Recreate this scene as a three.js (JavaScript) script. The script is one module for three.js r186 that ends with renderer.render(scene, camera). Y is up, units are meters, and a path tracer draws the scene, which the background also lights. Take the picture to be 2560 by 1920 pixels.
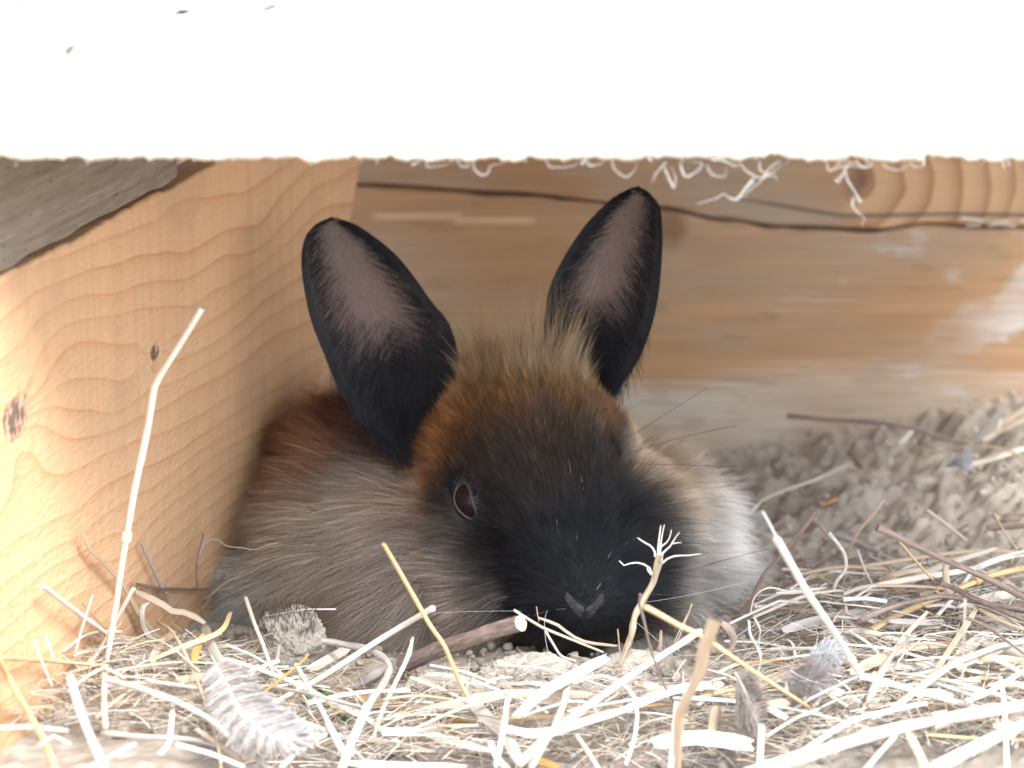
import * as THREE from 'three';
import { mergeGeometries } from 'three/addons/utils/BufferGeometryUtils.js';
import { MarchingCubes } from 'three/addons/objects/MarchingCubes.js';

// ---------- noise used by the sky and the materials ----------
function rng(seed) { let a = seed >>> 0; return () => { a = a + 0x6D2B79F5 | 0; let t = Math.imul(a ^ a >>> 15, 1 | a); t = t + Math.imul(t ^ t >>> 7, 61 | t) ^ t; return ((t ^ t >>> 14) >>> 0) / 4294967296; }; }
function hash(x, y, z) { let h = Math.imul(x, 374761393) ^ Math.imul(y, 668265263) ^ Math.imul(z, 2147483647 ^ 1013904223); h = Math.imul(h ^ h >>> 13, 1274126177); h = Math.imul(h ^ h >>> 15, 2246822519); return ((h ^ h >>> 16) >>> 0) / 4294967296; }
const sm = t => t * t * (3 - 2 * t), clamp = (x, a = 0, b = 1) => Math.min(b, Math.max(a, x)), mix = (a, b, t) => a + (b - a) * t;
const sstep = (a, b, x) => sm(clamp((x - a) / (b - a)));
function noise(x, y, z = 0) {                            // value noise, -1..1
  const X = Math.floor(x), Y = Math.floor(y), Q = Math.floor(z), u = sm(x - X), v = sm(y - Y), w = sm(z - Q);
  const l = (k) => mix(mix(hash(X, Y, Q + k), hash(X + 1, Y, Q + k), u), mix(hash(X, Y + 1, Q + k), hash(X + 1, Y + 1, Q + k), u), v);
  return mix(l(0), l(1), w) * 2 - 1;
}
function fbm(x, y, z = 0, o = 4) { let s = 0, a = 0.5; for (let i = 0; i < o; i++) { s += a * noise(x, y, z + i * 17.3); x *= 2.03; y *= 2.03; z *= 2.03; a *= 0.5; } return s; }
// ---------- camera, sky, sun, exposure ----------
const scene = new THREE.Scene();
const camera = new THREE.PerspectiveCamera(15, 4 / 3, 0.05, 200);
camera.position.set(0, 0.389, 1.009);
camera.rotation.set(-16 * Math.PI / 180, 0, 0);
camera.focus = 1.035;
camera.userData.fStop = 10;

// overcast but bright
const SUN = new THREE.Vector3(0.42, 0.86, 0.46).normalize();
function makeSky() {                                   // bright hazy sky, whiter towards the horizon and round the sun
  const w = 256, h = 128, d = new Float32Array(w * h * 4), v = new THREE.Vector3();
  for (let j = 0; j < h; j++) for (let i = 0; i < w; i++) {
    const la = ((j + 0.5) / h - 0.5) * Math.PI, lo = ((i + 0.5) / w - 0.5) * 2 * Math.PI;
    v.set(Math.cos(la) * Math.cos(lo), Math.sin(la), Math.cos(la) * Math.sin(lo));
    const up = Math.max(0, v.y), haze = Math.pow(1 - up, 2.5), near = Math.pow(Math.max(0, v.dot(SUN)), 14);
    const k = (j * w + i) * 4;
    const c = 1 + 0.05 * fbm(v.x * 3, v.y * 5, v.z * 3, 3); d[k] = (0.86 + 0.06 * haze + 0.3 * near) * c; d[k + 1] = (0.98 + 0.03 * haze + 0.3 * near) * c; d[k + 2] = (1.17 - 0.05 * haze + 0.3 * near) * c; d[k + 3] = 1;
  }
  const t = new THREE.DataTexture(d, w, h, THREE.RGBAFormat, THREE.FloatType);
  t.mapping = THREE.EquirectangularReflectionMapping; t.minFilter = t.magFilter = THREE.LinearFilter; t.needsUpdate = true;
  return t;
}
scene.background = makeSky();
scene.environment = scene.background;

const sun = new THREE.DirectionalLight(new THREE.Color(1, 0.985, 0.955), 1.5);
sun.position.copy(SUN).multiplyScalar(3);
sun.castShadow = true; sun.shadow.radius = 40; sun.shadow.mapSize.set(2048, 2048);
Object.assign(sun.shadow.camera, { left: -0.7, right: 0.7, top: 0.7, bottom: -0.7, near: 0.5, far: 6 });
scene.add(sun, sun.target);

const renderer = new THREE.WebGLRenderer({ antialias: true });
renderer.setSize(1024, 768);
renderer.toneMapping = THREE.LinearToneMapping;
renderer.toneMappingExposure = 4.3;
renderer.shadowMap.enabled = true;

// ---------- helpers ----------
const V = (x, y, z) => new THREE.Vector3(x, y, z);
const taken = {};
function numbered(n) { const k = taken[n] = (taken[n] ?? -1) + 1; return k ? `${n}_${String(k).padStart(3, '0')}` : n; }
function finish(o) { o.castShadow = o.receiveShadow = true; return o; }
function mesh(name, geo, mat, parent) { const m = finish(new THREE.Mesh(geo, mat)); m.name = parent ? name : numbered(name); (parent ?? scene).add(m); return m; }
function tag(o, label, category, group, kind) { if (label) o.userData.label = label; if (category) o.userData.category = category; if (group) o.userData.group = group; if (kind) o.userData.kind = kind; return o; }
function geoFrom(pos, idx, col, uv, nor) {
  const g = new THREE.BufferGeometry(); g.setAttribute('position', new THREE.Float32BufferAttribute(pos, 3));
  if (idx) g.setIndex(idx);
  if (col) g.setAttribute('color', new THREE.Float32BufferAttribute(col, 3));
  if (uv) g.setAttribute('uv', new THREE.Float32BufferAttribute(uv, 2));
  if (nor) g.setAttribute('normal', new THREE.Float32BufferAttribute(nor, 3)); else g.computeVertexNormals();
  return g;
}
function texture(w, h, f) {                              // f(u,v) -> linear rgb
  const d = new Uint8Array(w * h * 4), s = x => 255 * (x <= 0.0031308 ? 12.92 * x : 1.055 * Math.pow(x, 1 / 2.4) - 0.055);
  for (let j = 0; j < h; j++) for (let i = 0; i < w; i++) { const c = f((i + 0.5) / w, (j + 0.5) / h), k = (j * w + i) * 4; for (let q = 0; q < 3; q++) d[k + q] = s(clamp(c[q])); d[k + 3] = 255; }
  const t = new THREE.DataTexture(d, w, h); t.colorSpace = THREE.SRGBColorSpace; t.magFilter = THREE.LinearFilter; t.minFilter = THREE.LinearMipmapLinearFilter; t.generateMipmaps = true; t.needsUpdate = true; return t;
}
function grayTexture(w, h, f) {
  const d = new Uint8Array(w * h * 4);
  for (let j = 0; j < h; j++) for (let i = 0; i < w; i++) { const c = 255 * clamp(f((i + 0.5) / w, (j + 0.5) / h)), k = (j * w + i) * 4; d[k] = d[k + 1] = d[k + 2] = c; d[k + 3] = 255; }
  const t = new THREE.DataTexture(d, w, h); t.magFilter = THREE.LinearFilter; t.minFilter = THREE.LinearMipmapLinearFilter; t.generateMipmaps = true; t.needsUpdate = true; return t;
}
const mix3 = (a, b, t) => [mix(a[0], b[0], t), mix(a[1], b[1], t), mix(a[2], b[2], t)];
const STD = (o) => new THREE.MeshStandardMaterial({ roughness: 0.85, metalness: 0, ...o });
function groundHeight(x, z) {
  let h = 0.011 * Math.exp(-(((x - 0.02) / 0.05) ** 2) - ((z - 0.058) / 0.026) ** 2);
  h += sm(clamp(-z / 0.245)) * (-0.012 + 0.19 * clamp(x - 0.05, 0, 0.3));
  h += 0.007 * clamp((x - 0.06) / 0.06) * clamp((z + 0.1) / 0.1);
  h -= 0.018 * Math.exp(-(((x + 0.02) / 0.09) ** 2) - ((z + 0.085) / 0.055) ** 2);
  h += 0.014 * sm(clamp((-0.075 - x) / 0.04)) * sm(clamp((z - 0.03) / 0.04));
  return h;
}
// measured positions, metres
const FORK = [[0.00045,[[0.0783,0.0994,0.1435],[0.0809,0.0943,0.1412],[0.0836,0.0886,0.1387]]],[0.0009,[[0.1142,0.0325,0.1135],[0.1067,0.0271,0.1102],[0.0991,0.0216,0.1069],[0.086,0.0085,0.0991],[0.0777,0.0018,0.095]]],[0.0014,[[0.1144,0.0325,0.1134],[0.1224,0.0299,0.1126],[0.1307,0.027,0.1118],[0.1528,0.0198,0.1096],[0.1728,0.0136,0.1078]]]];
const FRAY = [[0.0005,[[0.0495,0.0584,0.0738],[0.0496,0.064,0.0743],[0.05,0.0689,0.0748],[0.0503,0.0715,0.0751]]],[0.00035,[[0.0502,0.06,0.0739],[0.0505,0.0657,0.0745],[0.0509,0.0689,0.0748],[0.0515,0.0718,0.0751]]],[0.00042,[[0.0485,0.06,0.0739],[0.0483,0.062,0.0741],[0.0468,0.064,0.0743],[0.0446,0.0653,0.0744],[0.0425,0.0669,0.0746]]],[0.0004,[[0.0476,0.0535,0.0733],[0.0466,0.0558,0.0735],[0.044,0.0574,0.0737],[0.041,0.0577,0.0737],[0.0383,0.0566,0.0736],[0.0372,0.0574,0.0737],[0.0364,0.0584,0.0738]]],[0.0004,[[0.0498,0.0592,0.0738],[0.0513,0.0616,0.0741],[0.0534,0.0636,0.0743],[0.0552,0.0669,0.0746],[0.0566,0.0689,0.0748]]],[0.0003,[[0.0505,0.0636,0.0743],[0.0527,0.0657,0.0745],[0.0535,0.0677,0.0747],[0.0539,0.0699,0.0749]]],[0.0004,[[0.051,0.0576,0.0737],[0.0528,0.0592,0.0738],[0.0553,0.0602,0.0739],[0.0598,0.0604,0.074],[0.0641,0.061,0.074]]],[0.00022,[[0.0545,0.0647,0.0744],[0.056,0.0651,0.0744],[0.0575,0.0651,0.0744]]],[0.0003,[[0.0474,0.0531,0.0732],[0.0462,0.0548,0.0734],[0.0459,0.0556,0.0735],[0.047,0.056,0.0735]]]];
const FEATHERS = [{"p":[[-0.1007,0.0319,0.0946],[-0.0939,0.0304,0.1143],[-0.0874,0.0292,0.1337],[-0.0804,0.0267,0.1438],[-0.0715,0.026,0.1515],[-0.0621,0.026,0.1449]],"w":0.0145,"l":"grey and white barred feather curled over the sunlit straw","c":[[0.5,0.455,0.42],[0.33,0.29,0.265]],"o":{"n":1300,"bars":13,"roll":0.3,"fluff":0.17,"bw":0.00015}},{"p":[[0.0727,0.0372,0.1228],[0.0757,0.0308,0.1208],[0.0787,0.0223,0.1183],[0.0817,0.0151,0.1161]],"w":0.013,"l":"fluffy grey down feather with a white quill beside the broad tan blade","c":[[0.27,0.22,0.19],[0.32,0.27,0.235]],"o":{"n":1300,"bars":1,"roll":0.9,"fluff":0.32,"bw":9e-05}},{"p":[[0.0947,0.0225,0.0841],[0.0974,0.0245,0.0951],[0.1013,0.0249,0.1004],[0.1058,0.0234,0.0939]],"w":0.011,"l":"tuft of brownish down behind the forked straw","c":[[0.3,0.25,0.23],[0.36,0.32,0.3]],"o":{"n":600,"bars":2,"roll":0.6,"fluff":0.6,"bw":8e-05}},{"p":[[0.1018,0.0215,0.068],[0.1059,0.0238,0.0708],[0.1101,0.0242,0.0732],[0.1127,0.0224,0.0763]],"w":0.008,"l":"wisp of white down under the forked straw","c":[[0.55,0.54,0.53],[0.5,0.49,0.48]],"o":{"n":420,"bars":2,"roll":0.6,"fluff":0.6,"bw":8e-05}},{"p":[[-0.0631,0.023,0.0257],[-0.0681,0.023,0.0257],[-0.0733,0.023,0.0257],[-0.0809,0.0218,0.0257],[-0.0891,0.0203,0.0257]],"w":0.0008,"l":"small white feather quill lying across the crusted soil clod","c":[[0.7,0.7,0.7],[0.6,0.6,0.6]],"o":{"n":60,"bars":1,"fluff":0.2,"bw":0.00012}},{"p":[[0.1818,0.0174,-0.1601],[0.1852,0.0197,-0.1574],[0.1886,0.0219,-0.1546],[0.1894,0.0197,-0.1508]],"w":0.007,"l":"white fluff caught on the soil heap before the rear board","c":[[0.55,0.54,0.54],[0.5,0.49,0.49]],"o":{"n":400,"bars":1,"fluff":0.7,"bw":9e-05}}];
const GREEN = [[-0.0639,0.0065,0.0733,0.004,0.2],[-0.0596,0.0064,0.0791,0.0034,1.0],[-0.0567,0.0066,0.076,0.003,0.4],[-0.0587,0.0063,0.0853,0.003,2.0],[-0.0559,0.0063,0.0875,0.0026,0.8],[-0.0617,0.0063,0.0818,0.0026,1.5],[-0.0664,0.0084,0.0742,0.006,0.3]];
const BONES = {"head":[[[-0.0078,0.058,-0.054,0.0245],[0.0187,0.0595,-0.055,0.0235]],[[0.0051,0.0612,-0.048,0.03],[0.0077,0.0549,-0.036,0.03]],[[-0.0069,0.0449,-0.03,0.0225],[-0.0097,0.0319,-0.028,0.0195]],[[0.029,0.0516,-0.052,0.0195],[0.0351,0.0353,-0.045,0.0195]],[[0.0076,0.0573,-0.034,0.03],[0.0158,0.0421,-0.014,0.025]],[[0.0158,0.0421,-0.014,0.025],[0.0235,0.0266,0.006,0.0185]],[[0.0235,0.0266,0.006,0.0185],[0.0261,0.0225,0.019,0.0095]],[[0.0219,0.0097,0.004,0.013],[0.0162,0.0127,-0.01,0.018]],[[-0.008,0.03,-0.028,0.022],[-0.0036,0.0174,-0.012,0.019]],[[0.0401,0.0347,-0.036,0.019],[0.0396,0.0218,-0.02,0.017]],[[0.0166,0.0179,0.013,0.0095],[0.0168,0.0178,0.004,0.012]],[[0.0347,0.019,0.012,0.009],[0.0329,0.0196,0.004,0.011]]],"body":[[[-0.0029,0.0506,-0.085,0.03],[-0.0237,0.0221,-0.12,0.04]],[[-0.0263,0.0452,-0.072,0.021],[-0.0373,0.0348,-0.075,0.024]],[[-0.0237,0.0221,-0.12,0.04],[-0.0502,0.0218,-0.1,0.037]],[[-0.0237,0.0221,-0.12,0.04],[-0.0051,-0.0087,-0.17,0.042]],[[-0.0502,0.0218,-0.1,0.037],[-0.0659,0.0088,-0.062,0.026]],[[-0.0659,0.0088,-0.062,0.026],[-0.0908,0.0004,-0.056,0.015]],[[-0.0366,0.0168,-0.05,0.028],[-0.0393,0.0064,-0.022,0.016]],[[-0.0047,0.0217,-0.08,0.038],[0.0511,0.0161,-0.085,0.022]],[[0.052,0.0161,-0.085,0.022],[0.0586,-0.0019,-0.065,0.02]],[[0.0586,-0.0019,-0.065,0.02],[0.0534,-0.0003,-0.03,0.015]],[[-0.0028,0.0016,-0.04,0.024],[0.0272,-0.0022,-0.035,0.022]]]};
const EARS = [[[[-0.0427,0.0562,-0.058],[-0.0267,0.0655,-0.058]],[[-0.0521,0.0621,-0.0598],[-0.0237,0.0723,-0.0598]],[[-0.0648,0.0782,-0.0616],[-0.0201,0.0893,-0.0616]],[[-0.0712,0.0933,-0.0635],[-0.0243,0.1052,-0.0635]],[[-0.0765,0.1074,-0.0653],[-0.0301,0.112,-0.0653]],[[-0.0793,0.1224,-0.0671],[-0.0375,0.1224,-0.0671]],[[-0.0798,0.1292,-0.0689],[-0.0429,0.1288,-0.0689]],[[-0.0795,0.1338,-0.0707],[-0.048,0.1333,-0.0707]],[[-0.0781,0.1381,-0.0725],[-0.0544,0.1379,-0.0725]],[[-0.0759,0.1402,-0.0744],[-0.0592,0.1404,-0.0744]],[[-0.0734,0.1414,-0.0762],[-0.0635,0.1416,-0.0762]],[[-0.0705,0.1421,-0.078],[-0.0666,0.1421,-0.078]]],[[[0.0256,0.0696,-0.066],[0.0372,0.0668,-0.066]],[[0.0194,0.0812,-0.0675],[0.039,0.0756,-0.0675]],[[0.0128,0.0955,-0.0689],[0.0486,0.0918,-0.0689]],[[0.0127,0.107,-0.0704],[0.0535,0.1052,-0.0704]],[[0.0148,0.1169,-0.0718],[0.0555,0.1149,-0.0718]],[[0.0184,0.1247,-0.0733],[0.0565,0.1236,-0.0733]],[[0.0235,0.1332,-0.0747],[0.057,0.1323,-0.0747]],[[0.0298,0.1416,-0.0762],[0.057,0.1411,-0.0762]],[[0.037,0.1487,-0.0776],[0.0561,0.1483,-0.0776]],[[0.0404,0.1509,-0.0791],[0.0542,0.1507,-0.0791]],[[0.0438,0.1525,-0.0805],[0.0519,0.1524,-0.0805]],[[0.046,0.1531,-0.082],[0.0498,0.1531,-0.082]]]];
const ANCHORS = [[0.0246,0.0292,0.03,0.018,0.0068,0.0066,0.0078],[0.0224,0.0396,0.015,0.022,0.0068,0.0066,0.0078],[0.0157,0.0556,0.01,0.022,0.0068,0.0066,0.0078],[-0.0027,0.0379,0.0,0.014,0.0068,0.0066,0.0078],[0.0311,0.0487,0.0,0.02,0.0068,0.0066,0.0078],[0.0107,0.0326,0.02,0.018,0.0068,0.0066,0.0078],[0.038,0.0272,0.0,0.016,0.0068,0.0066,0.0078],[-0.0077,0.0593,0.0,0.012,0.0068,0.0066,0.0078],[0.004,0.0184,0.02,0.012,0.0068,0.0066,0.0078],[0.004,0.0769,0.0,0.018,0.03,0.0185,0.0125],[0.0207,0.0822,0.0,0.018,0.03,0.0185,0.0125],[0.0124,0.0697,0.005,0.016,0.03,0.0185,0.0125],[-0.0146,0.0703,-0.01,0.01,0.03,0.0185,0.0125],[-0.001,0.0856,-0.03,0.01,0.19,0.088,0.034],[0.023,0.0883,-0.03,0.01,0.19,0.088,0.034],[0.0371,0.0791,-0.04,0.008,0.19,0.088,0.034],[-0.0208,0.0785,-0.03,0.01,0.19,0.088,0.034],[-0.0333,0.0646,-0.04,0.009,0.19,0.088,0.034],[-0.0369,0.0499,-0.04,0.008,0.19,0.088,0.034],[-0.0046,0.0929,-0.055,0.016,0.28,0.175,0.085],[0.013,0.0911,-0.055,0.014,0.28,0.175,0.085],[0.027,0.0875,-0.055,0.011,0.28,0.175,0.085],[-0.0187,0.086,-0.06,0.01,0.28,0.175,0.085],[-0.0011,0.1035,-0.07,0.02,0.28,0.175,0.085],[-0.0268,0.0492,-0.02,0.009,0.014,0.0145,0.018],[-0.0206,0.0416,-0.005,0.009,0.014,0.0145,0.018],[-0.0112,0.0416,-0.005,0.008,0.014,0.0145,0.018],[-0.0391,0.0273,-0.02,0.018,0.27,0.215,0.17],[-0.0215,0.0254,-0.005,0.014,0.27,0.215,0.17],[-0.0164,0.0127,0.0,0.014,0.27,0.215,0.17],[-0.0079,0.0018,0.0,0.012,0.27,0.215,0.17],[-0.0531,0.0127,-0.02,0.018,0.27,0.215,0.17],[-0.0582,0.0397,-0.06,0.008,0.46,0.39,0.31],[-0.0474,0.0416,-0.06,0.008,0.46,0.39,0.31],[-0.04,0.0374,-0.05,0.01,0.46,0.39,0.31],[-0.0738,0.0643,-0.09,0.022,0.1,0.04,0.021],[-0.0593,0.0605,-0.09,0.015,0.1,0.04,0.021],[-0.0887,0.0491,-0.09,0.016,0.1,0.04,0.021],[-0.0463,0.0522,-0.08,0.012,0.1,0.04,0.021],[-0.0729,0.0459,-0.07,0.01,0.2,0.09,0.045],[-0.0911,0.0364,-0.07,0.012,0.2,0.09,0.045],[-0.0621,0.0515,-0.07,0.009,0.2,0.09,0.045],[-0.0902,0.0245,-0.055,0.014,0.29,0.22,0.155],[-0.0756,0.0243,-0.05,0.014,0.29,0.22,0.155],[-0.0642,0.0184,-0.035,0.012,0.29,0.22,0.155],[-0.1009,0.0093,-0.05,0.016,0.33,0.31,0.265],[-0.0896,0.0016,-0.04,0.014,0.33,0.31,0.265],[0.0523,0.0528,-0.06,0.014,0.36,0.26,0.17],[0.0575,0.0395,-0.055,0.013,0.36,0.26,0.17],[0.0757,0.0169,-0.055,0.022,0.66,0.62,0.57],[0.0817,0.0018,-0.06,0.018,0.66,0.62,0.57],[0.0655,0.0071,-0.03,0.016,0.4,0.345,0.29],[0.0806,-0.0135,-0.04,0.014,0.4,0.345,0.29],[0.0599,-0.0059,-0.02,0.014,0.4,0.345,0.29],[0.055,0.0221,-0.035,0.01,0.22,0.17,0.135],[0.0489,0.0072,-0.01,0.01,0.22,0.17,0.135],[0.0242,0.0058,0.015,0.01,0.045,0.035,0.028],[0.0125,0.0028,0.012,0.01,0.045,0.035,0.028],[-0.0489,0.0639,-0.06,0.01,0.014,0.013,0.015],[-0.0429,0.0528,-0.06,0.01,0.014,0.013,0.015],[-0.0363,0.0673,-0.055,0.008,0.014,0.013,0.015],[-0.0511,0.0702,-0.07,0.01,0.014,0.013,0.015],[-0.0079,0.0776,-0.03,0.01,0.042,0.024,0.015],[0.0127,0.0817,-0.025,0.012,0.042,0.024,0.015],[0.0318,0.0733,-0.035,0.01,0.042,0.024,0.015],[-0.0027,0.0665,-0.005,0.01,0.022,0.016,0.013],[0.0312,0.0667,-0.01,0.01,0.022,0.016,0.013],[-0.0325,0.0554,-0.04,0.008,0.19,0.095,0.05],[-0.0351,0.0405,-0.035,0.008,0.19,0.095,0.05]];
const NOSE = [0.0258,0.0253,0.03];
const EYE = [[-0.0162,0.0617,0.02],[-0.0175,0.0352,-0.06]];
const FIBRES = [[0.12,[[-0.0259,0.2116,0.144],[-0.0253,0.2092,0.144],[-0.0222,0.2095,0.144],[-0.0167,0.2109,0.144]]],[0.12,[[-0.0166,0.212,0.146],[-0.0148,0.2097,0.146],[-0.0134,0.2099,0.146],[-0.0125,0.212,0.146]]],[0.12,[[-0.0118,0.2116,0.144],[-0.0111,0.2083,0.144],[-0.0097,0.2069,0.144],[-0.0074,0.2073,0.144],[-0.0062,0.2095,0.144],[-0.0027,0.2102,0.144],[-0.0004,0.2116,0.144]]],[0.12,[[0.0103,0.2116,0.144],[0.0117,0.2092,0.144],[0.0144,0.209,0.144],[0.0191,0.2099,0.144],[0.0214,0.2116,0.144]]],[0.12,[[0.0302,0.2116,0.144],[0.0312,0.2083,0.144],[0.034,0.2062,0.144],[0.0367,0.2076,0.144],[0.0379,0.2111,0.144]]],[0.12,[[0.0465,0.2107,0.144],[0.0446,0.2085,0.144],[0.043,0.2064,0.144],[0.0426,0.2043,0.144]]],[0.12,[[0.046,0.2092,0.144],[0.0479,0.205,0.144],[0.0487,0.2028,0.144],[0.0495,0.2059,0.144],[0.0479,0.2092,0.144]]],[0.12,[[0.0506,0.2105,0.146],[0.0526,0.2067,0.146],[0.0553,0.2081,0.146],[0.0572,0.2105,0.146],[0.0534,0.2114,0.146]]],[0.12,[[0.0587,0.2096,0.144],[0.0611,0.2067,0.144],[0.064,0.2063,0.144],[0.0648,0.2091,0.144]]],[0.14,[[0.0599,0.2121,0.147],[0.0636,0.2117,0.147],[0.0669,0.2102,0.147],[0.0693,0.2107,0.147]]],[0.16,[[0.069,0.2101,0.144],[0.071,0.2079,0.144],[0.0743,0.206,0.144],[0.0771,0.2065,0.144],[0.0799,0.2084,0.144],[0.0817,0.2103,0.144]]],[0.12,[[0.0747,0.211,0.144],[0.0752,0.2082,0.144],[0.0771,0.2067,0.144],[0.0795,0.2065,0.144],[0.0802,0.2046,0.144]]],[0.09,[[0.0809,0.2108,0.143],[0.0776,0.2082,0.143],[0.0754,0.2046,0.143],[0.0731,0.2027,0.143],[0.0712,0.2008,0.143],[0.0705,0.1991,0.143]]],[0.14,[[0.073,0.2046,0.143],[0.0707,0.2022,0.143],[0.0691,0.1995,0.143],[0.067,0.1989,0.143],[0.0641,0.2005,0.143],[0.0618,0.1993,0.143],[0.0599,0.1986,0.143],[0.0562,0.1974,0.143]]],[0.09,[[0.0734,0.2058,0.144],[0.0715,0.2039,0.144],[0.0697,0.201,0.144],[0.0674,0.1995,0.144],[0.065,0.2,0.144]]],[0.16,[[0.0948,0.2108,0.145],[0.0958,0.2084,0.145],[0.0986,0.2093,0.145],[0.1028,0.2098,0.145],[0.1065,0.2091,0.145],[0.1093,0.211,0.145]]],[0.21,[[0.1015,0.2101,0.144],[0.0997,0.2067,0.144],[0.0978,0.2051,0.144],[0.0988,0.2048,0.144],[0.1012,0.2091,0.144]]],[0.14,[[0.1007,0.2075,0.143],[0.1022,0.2041,0.143],[0.1042,0.2008,0.143],[0.106,0.1981,0.143],[0.1038,0.1993,0.143],[0.1034,0.1969,0.143],[0.1054,0.1945,0.143],[0.1071,0.193,0.143],[0.1062,0.1906,0.143]]],[0.14,[[0.1035,0.2114,0.146],[0.1059,0.2095,0.146],[0.1083,0.21,0.146],[0.1068,0.2119,0.146]]],[0.14,[[0.0975,0.2105,0.146],[0.1003,0.2114,0.146],[0.1026,0.211,0.146],[0.1045,0.2119,0.146]]],[0.12,[[0.1118,0.2106,0.144],[0.1137,0.2089,0.144],[0.1166,0.2082,0.144],[0.1193,0.2096,0.144],[0.1225,0.212,0.144]]],[0.19,[[0.1201,0.2108,0.145],[0.1215,0.2093,0.145],[0.1239,0.2096,0.145]]],[0.52,[[0.1241,0.2129,0.146],[0.124,0.2098,0.146]]],[0.33,[[0.147,0.2129,0.146],[0.1484,0.2093,0.146]]],[0.33,[[0.1487,0.2129,0.146],[0.1502,0.2095,0.146]]],[0.19,[[-0.0453,0.212,0.146],[-0.0449,0.2108,0.146]]],[0.28,[[-0.0409,0.2129,0.146],[-0.0407,0.2104,0.146]]],[0.28,[[-0.0301,0.2104,0.146],[-0.0268,0.212,0.146]]],[0.16,[[0.0218,0.212,0.146],[0.0241,0.2099,0.146],[0.0264,0.2106,0.146],[0.0283,0.212,0.146]]]];
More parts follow.
